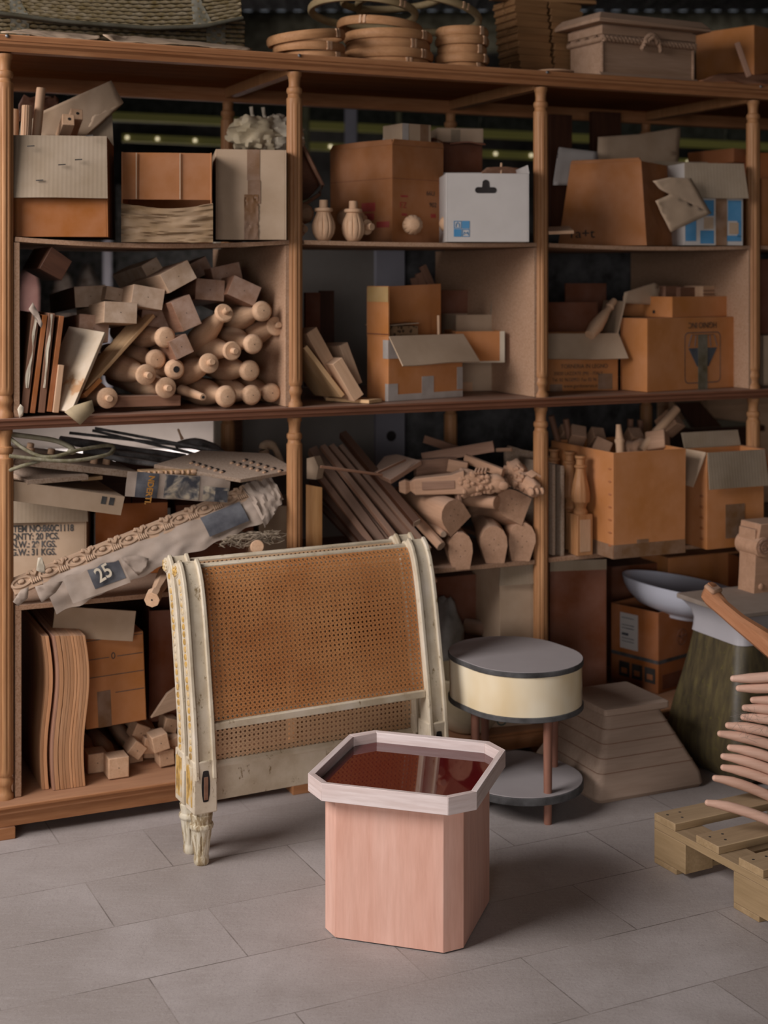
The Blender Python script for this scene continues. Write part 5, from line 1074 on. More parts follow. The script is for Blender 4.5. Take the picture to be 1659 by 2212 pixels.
def baluster(px, py, v, sc, label):
    A = snap(at_v(px, py, v)); t = thing('baluster', label, 'baluster', MT(A, TH), 'square-plinth balusters'); k = sc
    MB().box(-.032*k, -.032*k, 0, .032*k, .032*k, .148*k).obj('plinth', M_['post'], t, bevel=.002)
    b = MB(); [b.box(-.020*k*0-.022*k, -.0335*k, .014*k, .022*k, -.0322*k, .13*k)]; b.obj('recessed_panel', M_['beechz'], t, bevel=.002)
    MB().lathe([(.148*k, .026*k), (.158*k, .027*k), (.168*k, .020*k), (.182*k, .024*k), (.192*k, .034*k), (.22*k, .036*k), (.26*k, .028*k), (.30*k, .018*k), (.312*k, .017*k), (.316*k, .023*k), (.322*k, .023*k), (.326*k, .016*k), (.345*k, .016*k), (.350*k, .021*k), (.358*k, .021*k)], 48, rf=flute(.188*k, .298*k, 10, .10)).obj('turned_shaft', M_['post'], t, angle=40)
baluster(1254, 1190, -.0, 1.0, 'baluster on a panelled plinth standing left of the leg carton')
baluster(1231, 1180, .12, 1.0, 'shaded baluster standing just behind the panelled one')
baluster(1197, 1176, .22, 1.0, 'baluster mostly hidden behind the upright boards')
lean((1219, 1203), (1219, 1006), -.0, .25, .012, 'upright_board', 'dboard', 'pale upright board between the third post and the balusters')
lean((1200, 1199), (1200, 1003), .0, .25, .012, 'upright_board', 'dboard', 'greyed upright board touching the third post')
# base, third bay
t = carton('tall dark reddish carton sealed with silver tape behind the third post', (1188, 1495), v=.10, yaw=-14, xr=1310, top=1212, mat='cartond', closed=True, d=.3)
onface(t, 0, 1, .93, 1, 'cartong', 'F', 'tape_edge'); onface(t, 0, 1, 0, .1, 'cartong', 'F', 'tape_edge'); write(t, 'TO', .30, .32, .035, 'ink')
t2 = carton('lower brown carton with black square symbols, under the labelled one', (1422, 1508), v=.10, yaw=17, xl=1320, xr=1502, top=1436, mat='cartonr', closed=True); w, d, h = dims(t2)
for k in range(3): onface(t2, .18+.27*k, .40+.27*k, .30, .82, 'ink', 'L', 'black_symbol'); onface(t2, .23+.27*k, .35+.27*k, .42, .6, 'cartonr', 'L', 'symbol_detail', e=.0016)
onface(t2, .1, .9, .1, .6, 'cartond', 'F', 'printed_text_block')
t = carton('open brown carton with a white shipping label, holding the white bowl', (1422, 1436), nosnap=True, v=.10, yaw=17, xl=1320, xr=1502, top=1324, mat='cartonr'); w, d, h = dims(t)
onface(t, .20, .58, .16, .86, 'white', 'L', 'shipping_label'); onface(t, 0, 1, 0, .07, 'black', 'L', 'black_tape'); onface(t, 0, 1, 0, .07, 'black', 'F', 'black_tape')
for z in (.30, .36, .42, .56, .62, .76): onface(t, .24, .5 if z != .42 else .38, z, z+.012 if z != .42 else z+.05, 'navy', 'L', 'label_line', e=.0022)
b = MB(); em = [(w*.62+.030*cos(2*pi*i/20), -.0010, h*.42+.030*sin(2*pi*i/20)) for i in range(20)]; b.tube(em, .002, 4, closed=True)
for k in range(5): a = 2*pi*k/5+.3; b.tube([(w*.62, -.001, h*.42), (w*.62+.022*cos(a), -.001, h*.42+.022*sin(a))], .003, 4)
b.obj('round_emblem', M_['cartond'], t)
cB = at_v(1478, 1262, .15); dx_ = (at_v(1585, 1276, .15)-at_v(1369, 1239, .15)); rB = dx_.length/2
bm_ = MX.Translation(cB) @ MX.Rotation(-atan2(1369-1585, 1)*0, 4, 'Z') @ MX.Rotation(R(9), 4, 'Y') @ MX.Rotation(R(-2), 4, 'X')
t = thing('white_bowl', 'large white bowl tipped on top of the labelled carton', 'bowl', bm_); M_['porcelain'] = plain('white_porcelain', '#e4e5f0', .25, spec=.5, mott=.03)
MB().lathe([(-.128, .0), (-.128, .072), (-.124, .078), (-.116, .08), (-.112, .092), (-.09, rB*.70), (-.06, rB*.86), (-.03, rB*.955), (-.004, rB*.998), (0, rB), (.001, rB*.985), (-.03, rB*.93), (-.06, rB*.83), (-.09, rB*.66), (-.105, rB*.4), (-.11, 0)], 56).obj('bowl_body', M_['porcelain'], t, angle=60)
carton('pale brown carton standing at the back right behind the white bowl', (1444, 1400), v=.40, yaw=0, w=.42, top=1205, mat='carton', closed=True, d=.2)
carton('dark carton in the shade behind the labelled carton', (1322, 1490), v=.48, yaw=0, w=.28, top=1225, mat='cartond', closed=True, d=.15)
carton('cartons block stacked beyond the fourth post at the base', (1640, 1480), v=.2, yaw=0, w=.35, top=1215, mat='cartonr', closed=True, d=.3)
# things behind the shelving seen through the third bay
for (x0, y0, x1, y1, v_, mt, lb) in ((1420, 990, 1500, 866, 2.1, 'beech', 'pale crate end standing far behind the leg carton'), (1500, 1010, 1640, 925, 1.2, 'dark', 'dark low cabinet behind the open greyed carton'), (1530, 924, 1680, 862, 1.64, 'beech', 'stack of pale boards behind the fourth post')):
    A = at_v(x0, y1, v_); Bq = at_v(x1, y1, v_); wv = (Bq-A).length
    t = thing('storage_crate', lb, 'crate', MT(V((A.x, A.y, 0)), TH), None); MB().box(0, 0, 0, wv, .35, A.z-.03).obj('body', M_[mt], t, bevel=.004); MB().box(-.02, -.02, A.z-.03, wv+.02, .37, A.z).obj('lid', M_[mt], t, bevel=.004)
plank(at_v(1500, 925, 1.0), at_v(1500, 868, 1.0), at_v(1560, 925, 1.0), .03, 'dark_board', 'dark', 'dark slanted board behind the open cartons, near the fourth post', 'board', outline=[(0, 0), (1, -.6), (1, .2), (0, 1)])

# ---------------------------------------------------------------- on top of the shelving
M_['rope'] = plain('olive_rope', '#867145', .75, spec=.15, mott=.25, scale=40)
M_['olivef'] = plain('olive_frame', '#4a4430', .7); M_['film'] = plain('clear_film', '#766f58', .2, spec=.6, mott=.3, scale=25)
def woven(name, label, v, top, bot, x0, x1, M, bow):
    O = at_v(0, 80, v); t = thing(name, label, 'woven seat', MT(O, TH)); inv = t.matrix_world.inverted()
    def fn(i, j):
        px = x0+(x1-x0)*i; yb, yt = bot(px), top(px); p = inv @ at_v(px, yb+(yt-yb)*j, v); p.y += bow*(1-(2*i-1)**2)*j+.01*sin(j*3); return p
    ws = MB(); bk = MB(); hh = (fn(.5, 1)-fn(.5, 0)).length; nr = max(3, round(hh/.0135)); nc = int((fn(1, 0)-fn(0, 0)).length/.017)
    for r_ in range(nr): ws.tube([fn(c/nc, (r_+.5)/nr)+V((0, -.005*(1 if (c+r_) % 2 else -1), 0)) for c in range(nc+1)], [.0062 if (c+r_) % 2 else .0048 for c in range(nc+1)], 7, flat=1.1)
    ws.obj('woven_rope', M_['rope'], t, angle=80); bk.grid(lambda i, j: fn(i, j)+V((0, .012, 0)), 40, 6, .012); bk.obj('backing', M_['olivef'], t, angle=60)
    MB().tube([fn(i/30, 0)-V((0, .012, 0)) for i in range(31)], .007, 8).obj('lower_frame', M_['olivef'], t, angle=60)
    return t, fn
interp = lambda pts: (lambda x: next((a[1]+(b_[1]-a[1])*(x-a[0])/(b_[0]-a[0]) for a, b_ in zip(pts, pts[1:]) if x <= b_[0]), pts[-1][1]))
t, fn = woven('woven_seat', 'flat olive woven rope seat lying lowest on the top left of the shelving', .22, interp([(-80, 0), (0, 20), (530, 44)]), interp([(-80, 80), (0, 84), (530, 112)]), -60, 529, None, 0)
for x in (.14, .86): MB().grid(lambda i, j: fn(x+.07*i, j)+V((0, -.004-.006*abs(NZ.noise(V((i*5, j*6, x)))), 0)), 6, 8, .0008).obj('plastic_wrap', M_['film'], t)
t, fn = woven('woven_seat', 'curved olive woven rope seat back resting on the flat one', .10, interp([(-80, -40), (530, -40)]), interp([(-80, 10), (0, 30), (139, 48), (325, 62), (440, 58), (520, 40), (530, 38)]), -60, 522, None, .05)
for x in (.14, .82): MB().grid(lambda i, j: fn(x+.06*i*(1.2-j), j)+V((0, -.006-.008*abs(NZ.noise(V((i*5, j*6, x)))), 0)), 6, 8, .0008).obj('plastic_wrap', M_['film'], t)
sheet([at_v(x, y, -.03+dv) for x, y, dv in ((2, 68, 0), (60, 66, .1), (130, 72, .1), (215, 74, .1), (216, 84, 0), (190, 86, -.01), (120, 80, -.01), (50, 74, -.01))], 'torn_cardboard', 'cartonp', 'torn cardboard strip hanging over the top edge at the far left', 'cardboard', .003, .006)
sheet([at_v(x, y, -.03+dv) for x, y, dv in ((222, 76, 0), (300, 78, .1), (400, 88, .1), (545, 104, .1), (540, 110, 0), (500, 106, -.01), (420, 98, -.01), (330, 94, -.012), (240, 88, -.01))], 'torn_cardboard', 'cartonp', 'torn cardboard strip under the woven seats, right of the other', 'cardboard', .003, .006)
# bentwood hoops
M_['hoop'] = wood('bent_hoop_wood', '#a9784e', '#c4946a', 'x', .8, .6, .06, .15); M_['hoopp'] = wood('pale_hoop_wood', '#98815c', '#b09a74', 'x', .8, .6, .06)
def hoop(c, Rr, h_, wd_, label, mat='hoop', tx=0, ty=0, ov=1.0, ja=-1.2, grp='bentwood hoops on the shelving'):
    M = MX.Translation(c) @ MX.Rotation(TH, 4, 'Z') @ MX.Rotation(R(tx), 4, 'X') @ MX.Rotation(R(ty), 4, 'Y'); t = thing('bentwood_hoop', label, 'hoop', M, grp); n = 48; q = h_*.28
    sec = [(0, q), (0, h_-q), (-q*.6, h_), (-wd_+q, h_), (-wd_, h_-q), (-wd_, q), (-wd_+q, 0), (-q*.6, 0)]
    MB().loft([[((Rr+s[0])*cos(2*pi*i/n)*ov, (Rr+s[0])*sin(2*pi*i/n), s[1]) for s in sec] for i in range(n)], None, True).obj('ring', M_[mat], t, angle=50)
    b = MB()
    for da in (-.05, .05): b.box(Rr-.004, -.004, .001, Rr+.002, .004, h_-.001, MX.Rotation(ja+da, 4, 'Z'))
    if ov == 1.0: b.obj('joint', M_['beech'], t)
    return t
def stackc(px, v, Rr): p = at_v(px, 130, v); return V((p.x, p.y, ZT+.001))
cL, cC, cR = stackc(662, .16, .14), stackc(838, .22, .16), stackc(998, .16, .1)
hoop(cL+UD*.03, .118, .031, .02, 'wooden hoop at the bottom of the left stack'); hoop(cL+V((0, 0, .033))+UD*.01, .125, .031, .02, 'wooden hoop in the middle of the left stack', ja=-1.35); hoop(cL+V((0, 0, .07)), .137, .031, .02, 'tilted wooden hoop on top of the left stack', ty=-7, ja=-1.0)
for k, (r_, ja) in enumerate(((.155, -1.5), (.163, -1.1), (.152, -1.35), (.160, -1.05))): hoop(cC+V((0, 0, .0335*k)), r_, .0325, .022, 'wooden hoop in the middle stack, %s' % ('lowest', 'second from below', 'third from below', 'fourth from below')[k], ja=ja)
hoop(cC+V((-.03, .0, .14)), .155, .030, .022, 'tilted wooden hoop on top of the middle stack', ty=5, ja=-2.4)
for k, (r_, ja) in enumerate(((.088, -1.3), (.098, -1.0), (.090, -1.25), (.098, -1.05), (.096, -1.2))): hoop(cR+V((0, 0, .0325*k)), r_, .0315, .02, 'small wooden hoop in the right stack, %s' % ('lowest', 'second from below', 'third from below', 'fourth from below', 'topmost')[k], ja=ja)
hoop(cC+V((-.09, .03, .205)), .20, .026, .024, 'large pale hoop lying on the middle stack, tilted left', 'hoopp', ty=5, tx=-4); hoop(cC+UD*.12+V((0, .06, .215)), .235, .026, .024, 'largest pale hoop lying on top, reaching over the right stack', 'hoopp', ty=9, tx=-3); hoop(cC+UD*.02+V((0, .0, .25)), .19, .024, .022, 'third pale hoop, highest of the three large ones', 'hoopp', ty=-3, tx=-2)
# pile of moulded wood blocks
OG = [(0, 0), (.135, 0), (.139, .004), (.137, .009), (.142, .014), (.142, .020), (.136, .026), (0, .026), (-.004, .022), (-.002, .016), (-.007, .011), (-.007, .004)]
M_['ogee'] = wood('aged_moulding_wood', '#7b5635', '#96704a', 'x', 1.0, .65, .12, .1)
C0 = at_v(1128, 150, .26); C0.z = ZT+.001; yw = TH+R(2); proto = None; rnd = random.Random(2)
for lay in range(12):
    for ix in range(2):
        for iy in range(2):
            M = MT(C0+V((cos(yw), sin(yw), 0))*(.158*ix-.012*(lay // 2)*(.5)+rnd.uniform(-.004, .004))+V((-sin(yw), cos(yw), 0))*(.078*iy+rnd.uniform(-.003, .003))+V((0, 0, .0262*lay)), yw)
            lb = 'moulded wooden block in the tall pile beside the hoops'
            if not proto: proto = single(MB().prism(OG, 0, .074, 'y'), 'moulded_block', M_['ogee'], lb, 'wood block', M, 'moulded wooden blocks in the tall pile', .001)
            else: dup(proto, M)
lp = None
for k in range(5):
    M = MT(C0+UD*(-.10+.022*k)+VD*(.05+.02*(k % 2))+V((0, 0, .314+.0135*k)), TH+R(6*k-10)); lb = 'thin slat crossing the top of the tall block pile'
    if not lp: lp = single(MB().box(0, 0, 0, .42, .04, .0125), 'thin_batten', M_['ogee'], lb, 'slat', M, 'thin slats on the block pile', .001)
    else: dup(lp, M)
q = at_v(1195, 158, .02); single(MB().lathe([(0, .05), (.002, .072), (.006, .076), (.009, .066), (.012, .0)], 32), 'turned_disc', M_['beech'], 'thin turned wooden disc lying at the shelf edge before the chest', 'disc', MT(V((q.x, q.y, ZT+.001))))
# carved chest with rope band
c0 = at_v(1300, 163, .03); c0.z = ZT+.001; e1 = V((cos(TH+R(4)), sin(TH+R(4)), 0)); e2 = V((-e1.y, e1.x, 0)); wC, dC = solve(c0, e1, 1500), solve(c0, e2, 1230)
t = thing('carved_chest', 'pale carved wooden chest with rope moulding and rope-knot handle', 'chest', MT(c0, TH+R(4))); M_['chest'] = wood('dusty_chest_wood', '#99795f', '#b2927a', 'x', 1.0, .7, 0, .3); kH = c0.y/F
zz = lambda y: (163-y)*kH
MB().prism([(-.012, 0), (-.012, .008), (-.004, .018), (.004, .022), (.004, 0)], -.012, wC+.012, 'x').obj('front_base_moulding', M_['chest'], t); MB().box(-.012, -.01, 0, wC+.012, dC+.012, .012).obj('base', M_['chest'], t, bevel=.002)
MB().box(0.004, .004, .012, wC-.004, dC, zz(45)).obj('body', M_['chest'], t, bevel=.002)
for x in (.004, wC-.004): MB().tube([(x, .004, .02+.14*k/30) for k in range(31)], [.0075 if k % 2 else .005 for k in range(31)], 8).obj('corner_rope', M_['chest'], t)
zr = zz(78); b = MB()
def rope(path, r, b):
    P = spline(path, 6)
    for ph in (0, 2.1, 4.2):
        m_ = len(P); b.tube([P[i]+V((0, cos(i*1.15+ph)*r*.55, sin(i*1.15+ph)*r*.55)) for i in range(m_)], r*.62, 6)
rope([V((wC*k/8, -.004, zr)) for k in range(9)], .013, b); b.obj('rope_band', M_['chest'], t, angle=60); b = MB(); rope([V((-.002, dC*k/6, zr)) for k in range(7)], .013, b); b.obj('side_rope_band', M_['chest'], t, angle=60)
b = MB(); rope([V((wC*.40, -.012, zr-.028)), V((wC*.43, -.018, zr+.004)), V((wC*.47, -.02, zr+.022)), V((wC*.53, -.02, zr+.022)), V((wC*.57, -.018, zr+.004)), V((wC*.60, -.012, zr-.028))], .010, b); rope([V((wC*.45, -.02, zr)), V((wC*.5, -.026, zr+.016)), V((wC*.55, -.02, zr))], .009, b); b.obj('rope_knot', M_['chest'], t, angle=60)
MB().box(-.004, -.006, zr+.016, wC+.004, dC+.004, zz(50)).obj('upper_band', M_['chest'], t, bevel=.002)
zl = zz(47); o8 = .045
MB().loft([[(-o8, -o8, zl), (wC+o8, -o8, zl), (wC+o8, dC+o8, zl), (-o8, dC+o8, zl)], [(-o8, -o8, zl+.012), (wC+o8, -o8, zl+.012), (wC+o8, dC+o8, zl+.012), (-o8, dC+o8, zl+.012)], [(-o8+.025, -o8+.025, zl+.04), (wC+o8-.025, -o8+.025, zl+.04), (wC+o8-.025, dC+o8-.025, zl+.04), (-o8+.025, dC+o8-.025, zl+.04)]]).obj('lid', M_['chest'], t, bevel=.003)
carton('large brown carton on the far right of the shelving top', (1629, 170), v=.12, yaw=20, xl=1503, w=.35, top=54, mat='carton', closed=True)
bar(at_v(1592, 92, .02), at_v(1618, 166, -.0), .015, .02, 'grey_lath', 'grist', 'grey lath leaning on the large carton at the far right', 'lath')
sheet([at_v(x, y, v_) for x, y, v_ in ((1508, 176, -.03), (1560, 158, .15), (1680, 160, .15), (1690, 188, -.04), (1600, 182, -.04))], 'flattened_cardboard', 'cartonr', 'flattened cardboard under the large carton at the far right', 'cardboard', .004, .005)

# ---------------------------------------------------------------- floor: mould, planter, pallet and what stands on it
def rsq(hx, hy, r, n=5): return [(sx*(hx-r)+r*cos(a), sy*(hy-r)+r*sin(a)) for sx, sy, a0 in ((1, 1, 0), (-1, 1, pi/2), (-1, -1, pi), (1, -1, 1.5*pi)) for a in [a0+pi/2*k/n for k in range(n+1)]]
M_['mould'] = wood('dusty_brown_mould', '#9a8270', '#ab9482', 'x', .7, .75, 0, .35, bump=.03)
t = thing('stepped_mould', 'dusty brown wooden mould shaped as a truncated pyramid with slab top', 'mould', MT((.795, 4.905, 0), TH))
MB().loft([[(p[0], p[1], z) for p in rsq(a, a, .025)] for z, a in ((0, .205), (.012, .212), (.05, .205), (.245, .108))]).obj('body', M_['mould'], t, angle=40)
for z in (.085, .125, .165, .205): a = .205-(z-.05)*.497; b = MB(); b.loft([[(p[0], p[1], z) for p in rsq(a+.0012, a+.0012, .025)], [(p[0], p[1], z+.0018) for p in rsq(a+.0012-.0008, a+.0012-.0008, .025)]]); b.obj('layer_joint', M_['walnut'], t)
MB().loft([[(p[0], p[1], z) for p in rsq(a, a, .012)] for z, a in ((.2455, .118), (.252, .128), (.272, .128), (.277, .118))]).obj('slab_top', M_['mould'], t, angle=30)
def fibre():
    q = NT('dark_green_fibreglass', .45, spec=.5); n = q.noise(q.coords((14, 14, 2.0)), 2.4, 6, .65); n2 = q.noise(q.coords(), 45, 4, .7)
    c = q.ramp(n, [(.35, lin('#40382a')), (.55, lin('#574c34')), (.72, lin('#6a5f3c'))]); c = q.mix(q.ramp(n2, [(.60, (0, 0, 0, 1)), (.74, (.5,)*3+(1,))]), c, lin('#7d7530')); q.bump(n2, .2, .003); return q.col(c)
M_['fibre'] = fibre(); M_['gelcoat'] = plain('grey_gelcoat', '#b3aeb0', .35, spec=.5, mott=.08, scale=4)
t = thing('tall_planter', 'tall flared planter form, dark green below and grey at the neck', 'planter', MT((1.275, 5.03, 0), TH))
pf = [(0, .175), (.02, .200), (.06, .212), (.12, .212), (.2, .198), (.3, .176), (.38, .160), (.455, .1475)]
MB().loft([[(p[0], p[1], z) for p in rsq(a, a, .05, 6)] for z, a in pf]).obj('green_body', M_['fibre'], t, angle=50)
MB().loft([[(p[0], p[1], z) for p in rsq(a, a, .04, 6)] for z, a in ((.4552, .1485), (.47, .146), (.50, .144), (.53, .152), (.552, .168), (.56, .176))]).obj('grey_neck', M_['gelcoat'], t, angle=50)
MB().loft([[(p[0], p[1], z) for p in rsq(a, a, .012)] for z, a in ((.5602, .178), (.576, .178))]).obj('lid_board', plain('dusty_lid', '#8a7a6c', .8, mott=.1, dust=.3), t, bevel=.002)
# pallet
M_['pallet'] = wood('weathered_pallet_pine', '#957c59', '#b19672', 'x', .8, .75, .08, .15); M_['pallety'] = wood('weathered_pallet_pine_cross', '#957c59', '#b19672', 'y', .8, .75, .08, .15)
PY = R(27.5); pc = at_z(1413, 1756, .144); t = thing('pallet', 'weathered pine pallet on the floor at the right, under the curved sticks', 'pallet', MT((pc.x, pc.y, 0), PY))
LX, LYp = 1.0, .82
for k, y in enumerate((-.0, -.185, -.36, -.535, -.71)):
    MB().box(.0, y-.095, .122, LX, y, .144).obj('deck_board', M_['pallet'], t, bevel=.002); nl = MB()
    for x, yy in ((.025, -.03), (.05, -.065), (.07, -.03)): nl.lathe([(0, .004), (.0012, .004)], 8, MX.Translation((x, y+yy, .1435)))
    nl.obj('nails', M_['ink'], t)
for x in (.0, .43, .88): MB().box(x, -LYp, .100, x+.1, 0, .1218).obj('stringer_board', M_['pallety'], t, bevel=.002)
for x in (.0, .43, .88):
    for y in (0, -.34, -.68): MB().box(x, y-.14, .016, x+.1, y, .0998).obj('block', M_['pallety'], t, bevel=.002)
for y in (0, -.34, -.68): MB().box(0, y-.1, 0, LX, y, .0158).obj('bottom_board', M_['pallet'], t, bevel=.002)
# curved sticks stacked on the pallet
M_['stick'] = wood('pale_pink_beech', '#d0a48d', '#e0baa5', 'x', 1.0, .5, .04, .0, bump=.03)
ST = [(1577, 1466, 3, 4), (1589, 1487, 3, 6), (1620, 1512, 2, 8), (1602, 1529, 3, 6), (1599, 1549, 2, 3), (1566, 1567, 12, 6), (1549, 1585, 20, 12), (1570, 1615, 20, 10), (1556, 1634, 26, 14), (1556, 1658, 30, 16), (1538, 1681, 34, 16), (1522, 1734, 34, 18)]
DROP = [-6, -3, 0, 2, 4, 13, 22, 20, 27, 27, 38, 40]
NM = ('topmost', 'second from the top', 'third from the top, shortest', 'fourth from the top', 'fifth from the top', 'cobwebbed sixth from the top', 'seventh from the top', 'eighth from the top', 'ninth from the top', 'tenth from the top', 'eleventh from the top', 'lowest')
for k, ((x, y, dp, cv_), nm) in enumerate(zip(ST, NM)):
    Yk = 4.02 if k == 11 else 4.28; A = at_y(x+6, y, Yk); r_ = .0152*Yk/4.28; rate = DROP[k]*Yk/F; pts = []; sx_ = max(.06, (1659-x)*4.28/F)
    for i in range(15):
        s = .36*i/14; pts.append(V((s, -.08*s, -rate*(.35*s/sx_+.65*(s/sx_)**2) if k < 6 else -rate*(.25*s/sx_+.75*(s/sx_)**1.7))))
    t = thing('curved_stick', 'pale curved wooden stick, %s of the stack on the pallet' % nm, 'curved stick', MT(A), 'curved sticks stacked on the pallet')
    rr = [r_*(.62+.38*min(1, i/2.2)) for i in range(15)]; b = MB(); b.tube(pts, rr, 14); b.ball((pts[0].x+.001, pts[0].y, pts[0].z), r_*.61, 6); b.obj('stick', M_['stick'], t, angle=60)
pt_ = at_y(1640, 1800, 4.2)
cwb = MB(); rnd = random.Random(11); A = at_y(1630, 1560, 4.24)
for k in range(26):
    p0_ = V((rnd.uniform(-.05, .06), rnd.uniform(-.02, .02), rnd.uniform(-.03, .05))); cwb.tube([p0_, p0_+V((rnd.uniform(-.03, .03), -.01, rnd.uniform(-.03, .01))), p0_+V((rnd.uniform(-.05, .05), 0, -.03))], .0004, 3)
o = tag(cwb.obj('cobweb', plain('cobweb_grey', '#8d8075', .9), None, M=MT(A)), 'tangled grey cobweb hanging on the curved sticks', 'cobweb', None, 'stuff')
# cabriole leg lying on top, corbel behind
A, B = at_y(1538, 1290, 4.55), at_y(1700, 1425, 4.35); fm = frame(A, B); t = thing('cabriole_leg', 'orange-tan cabriole furniture leg slanting in from the right above the sticks', 'carved leg', fm)
prof = [(-.028, .018, .026, .012), (-.02, .026, .030, .008), (.0, .027, .031, .004), (.012, .024, .028, .0), (.05, .020, .024, -.005), (.12, .021, .025, -.006), (.19, .026, .030, .0), (.26, .034, .036, .006), (.36, .034, .034, .01)]
MB().loft([[(x, -a*c_, z0+b_*s_) for c_, s_ in ((-1, -.8), (-.3, -1), (.5, -1), (1, -.6), (1, .6), (.5, 1), (-.5, 1), (-1, .6))] for x, a, b_, z0 in prof]).obj('leg_body', wood('tan_carved_leg', '#a8704c', '#bd8763', 'x', 1, .55, 0), t, angle=40); MB().box(-.03, -.027, .018, .012, .027, .036).obj('foot_pad', M_['gristp'], t, bevel=.008)
A = at_y(1655, 1302, 5.13); t = thing('carved_corbel', 'pale carved scroll corbel standing behind the tall planter at the right edge', 'corbel', MT(A, TH)); kk = 5.13/F
pts = [(-35, 0), (-31, 60), (-29, 100), (-33, 118), (-30, 160), (40, 160), (40, 0)]
MB().prism([(a*kk, b_*kk) for a, b_ in pts], 0, .09, 'y').obj('body', M_['gristp'], t, bevel=.003); MB().prism([(-26*kk, 140*kk), (-20*kk, 172*kk), (50*kk, 172*kk), (50*kk, 140*kk)], -.012, .1, 'y').obj('cap', M_['gristp'], t, bevel=.003)
MB().lathe([(-.016, .004), (-.016, .034), (-.008, .038), (.1, .038)], 28, MX.Translation((-14*kk, 0, 122*kk)) @ MX.Rotation(pi/2, 4, 'Z'), axis='x').obj('scroll', M_['gristp'], t)
sp_ = [(-14*kk+.030*(1-i/26)*cos(i*.62), -.018, 122*kk+.030*(1-i/26)*sin(i*.62)) for i in range(24)]; MB().tube(sp_, .004, 6).obj('volute', M_['grist'], t); MB().ball((-14*kk, -.002, 36*kk), (.012, .006, .012), 6).obj('boss', M_['gristp'], t)

# ---------------------------------------------------------------- far workshop behind the shelving
M_['slate'] = plain('slate_panel', '#7a736b', .8, mott=.1, scale=3); M_['slate2'] = plain('slate_panel_blue', '#85828a', .8, mott=.1, scale=3)
def standing(x0, x1, ytop, v, th_, mt, name, label, cat, ybot=None):
    A = at_v(x0, ytop, v); a = toS(A); b_ = toS(at_v(x1, ytop, v)); z0 = 0 if ybot is None else at_v(x0, ybot, v).z
    return single(MB().box(0, 0, 0, b_.x-a.x, th_, a.z-z0), name, M_[mt], label, cat, MT(S(a.x, v, z0), TH), None, .003)
standing(528, 815, 480, 1.0, .03, 'slate', 'upright_sheet', 'tall dark grey panel standing behind the second bay', 'panel')
o = standing(812, 875, 480, .98, .03, 'slate2', 'upright_sheet', 'narrow blue-grey panel with a round hole behind the second bay', 'panel'); q = toS(at_v(845, 942, .98)); q2 = toS(o.matrix_world.translation)
MB().lathe([(-.002, .022), (.0, .022)], 20, MX.Translation((q.x-q2.x, 0, q.z)) @ MX.Rotation(pi/2, 4, 'Z'), axis='x').obj('round_hole', M_['hole'], o)
standing(876, 1180, 500, 1.05, .03, 'black', 'upright_sheet', 'black panel standing behind the right half of the second bay', 'panel'); standing(1176, 1420, 520, .95, .03, 'black', 'upright_sheet', 'black panel standing behind the left half of the third bay', 'panel'); standing(1416, 1700, 520, .97, .03, 'black', 'upright_sheet', 'black panel standing behind the fourth post', 'panel', 860)
standing(465, 486, 480, 1.1, .03, 'paper', 'pale_post', 'pale narrow board standing behind the first bay', 'board'); standing(482, 530, 480, 1.15, .04, 'walnut', 'brown_post', 'brown board standing beside the pale narrow one', 'board')
def far(x0, x1, ytop, ybot, Y, dep, mt, name, label, cat, grp=None):
    A, B = at_y(x0, ytop, Y), at_y(x1, ytop, Y); z0 = 0; return single(MB().box(0, 0, 0, B.x-A.x, dep, A.z-z0), name, M_[mt], label, cat, MT((A.x, Y, z0)), grp, .01)
q = at_y(62, 585, 16.2); single(MB().lathe([(0, .11), (q.z-.2, .115), (q.z-.04, .09), (q.z, .05)], 20), 'cloth_roll', plain('pink_cloth', '#d5a39c', .8), 'tall pink roll of cloth standing far behind the first bay', 'roll', MT((q.x, 16.2, 0)), angle=60)
for (x0, x1, yt, Y, mt, lb) in ((112, 160, 590, 16.3, 'olive', 'brown covered heap far behind, left one'), (160, 222, 578, 16.3, 'olive', 'brown covered heap far behind, right one')):
    if 'olive' not in M_: M_['olive'] = plain('brown_tarp', '#4a3420', .9, mott=.3)
    A = at_y((x0+x1)/2, yt, Y); rr = (x1-x0)/F*Y/2; t = thing('covered_heap', lb, 'heap', MT((A.x, Y, 0))); MB().loft(lump((0, 0, A.z/2), (rr*1.3, rr, A.z/2*1.05), x0, 3, .15)).obj('tarp', M_['olive'], t, angle=60)
far(222, 240, 480, 900, 16.1, .06, 'slate2', 'grey_post', 'grey post far behind the first bay', 'post'); far(286, 330, 575, 900, 16.0, .1, 'pine', 'pine_board', 'tan board standing far behind the leg blanks', 'board'); far(250, 470, 400, 760, 17.2, .1, 'ceil', 'dark_screen', 'dark screen far behind the first bay', 'screen'); far(20, 250, 480, 720, 17.3, .1, 'ceil', 'grey_screen', 'grey screen far behind the first bay at the left', 'screen')
far(20, 470, 905, 958, 14.2, 1.6, 'white', 'white_board_stack', 'white sheeted stack in the light far behind the first bay', 'stack')
for k, x in enumerate((210, 240, 290, 330, 380, 425)):
    c = ('#b98a86', '#7a4640', '#c9a08e', '#b07c78', '#d5c0ac', '#8f9ab5')[k]; A = at_y(x, 906, 14.6); M_['fx%d' % k] = plain('far_bundle_%d' % k, c, .8)
    single(MB().box(-.1, -.1, 0, .1, .1, .16), 'small_bundle', M_['fx%d' % k], '%s bundle on the white stack far behind, %s' % (('dusty pink', 'dark red', 'tan', 'rose', 'cream', 'bluish')[k], ('leftmost', 'second', 'third', 'fourth', 'fifth', 'rightmost')[k]), 'bundle', MT(A), 'bundles on the white stack', .02)
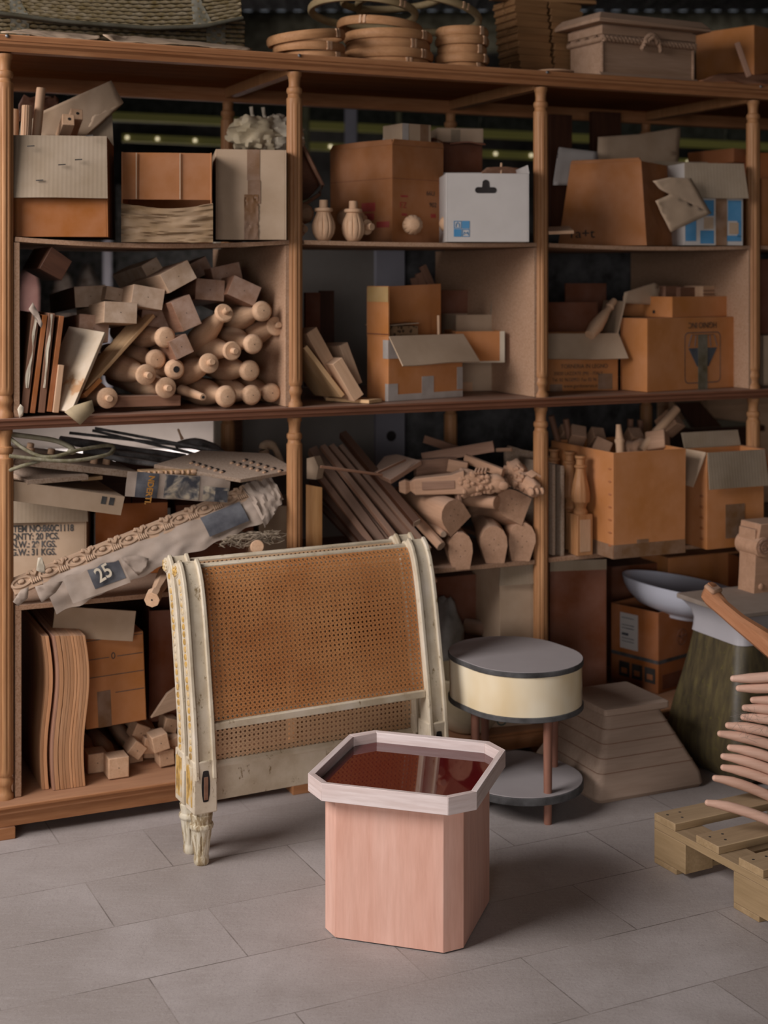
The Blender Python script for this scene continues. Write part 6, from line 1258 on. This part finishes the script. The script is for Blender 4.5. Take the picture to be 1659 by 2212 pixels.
# beams, purlins and painted glow under the dark roof
yb = NT('yellow_green_glow_beam', .5); yb.b.inputs['Base Color'].default_value = lin('#8f8a4a'); yb.b.inputs['Emission Color'].default_value = lin('#8f8a4a'); yb.b.inputs['Emission Strength'].default_value = .07; M_['yellowbeam'] = yb.m; M_['tube'] = plain('dark_green_duct', '#2c3127', .7)  # weak emission paints the lamplight that falls along this beam
def beamline(p, q, hh, mt, name, label, cat):
    A, B = at_y(*p), at_y(*q); fm = frame(A, B); L = (B-A).length
    return single(MB().box(0, -hh/2, -hh/2, L, hh/2, hh/2), name, M_[mt], label, cat, fm)
glintm = NT('glint_dot_glow', .4); glintm.b.inputs['Emission Color'].default_value = (1, .85, .55, 1); glintm.b.inputs['Emission Strength'].default_value = 1.0; M_['glint_dot'] = glintm.m  # glowing dots painted in for bulb reflections on the beam
t = thing('glowing_beam', 'long yellow-green beam with painted glow and bright dots under the far roof', 'roof beam', MT(at_y(100, 252, 11.5))); inv = t.matrix_world.inverted()
A, B = inv @ at_y(60, 246, 11.5), inv @ at_y(1900, 332, 13.0); fm = frame(A, B); L = (B-A).length
MB().box(0, -.04, -.02, L, .04, .045, fm).obj('rail', M_['yellowbeam'], t); MB().box(L*.1, -.05, -.19, L*.97, .03, -.13, fm).obj('lower_rail', M_['yellowbeam'], t)
for k in range(24): MB().ball(fm @ V((L*(.105+.038*k+.006*sin(k*5)), -.06, -.16)), .015, 5).obj('glint_dot', M_['glint_dot'], t)
for x in (.2, .5, .8): MB().box(L*x, -.02, .04, L*x+.03, .02, 2.4 if False else .6, fm).obj('hanger', M_['tube'], t)
beamline((120, 232, 12.5), (1800, 290, 14.0), .20, 'tube', 'green_duct', 'dark green duct running above the glowing beam', 'duct')
for x0, x1, Y, mt in ((744, 772, 9.5, 'slate2'), (652, 668, 10, 'olivep'), (856, 868, 10, 'olivep')):
    if 'olivep' not in M_: M_['olivep'] = plain('olive_pole', '#5d5a38', .7)
    far(x0, x1, 100, 1100, Y, .06, mt, 'pole', '%s pole behind the second bay' % {744: 'wider grey', 652: 'olive', 856: 'thin olive'}[x0], 'pole')
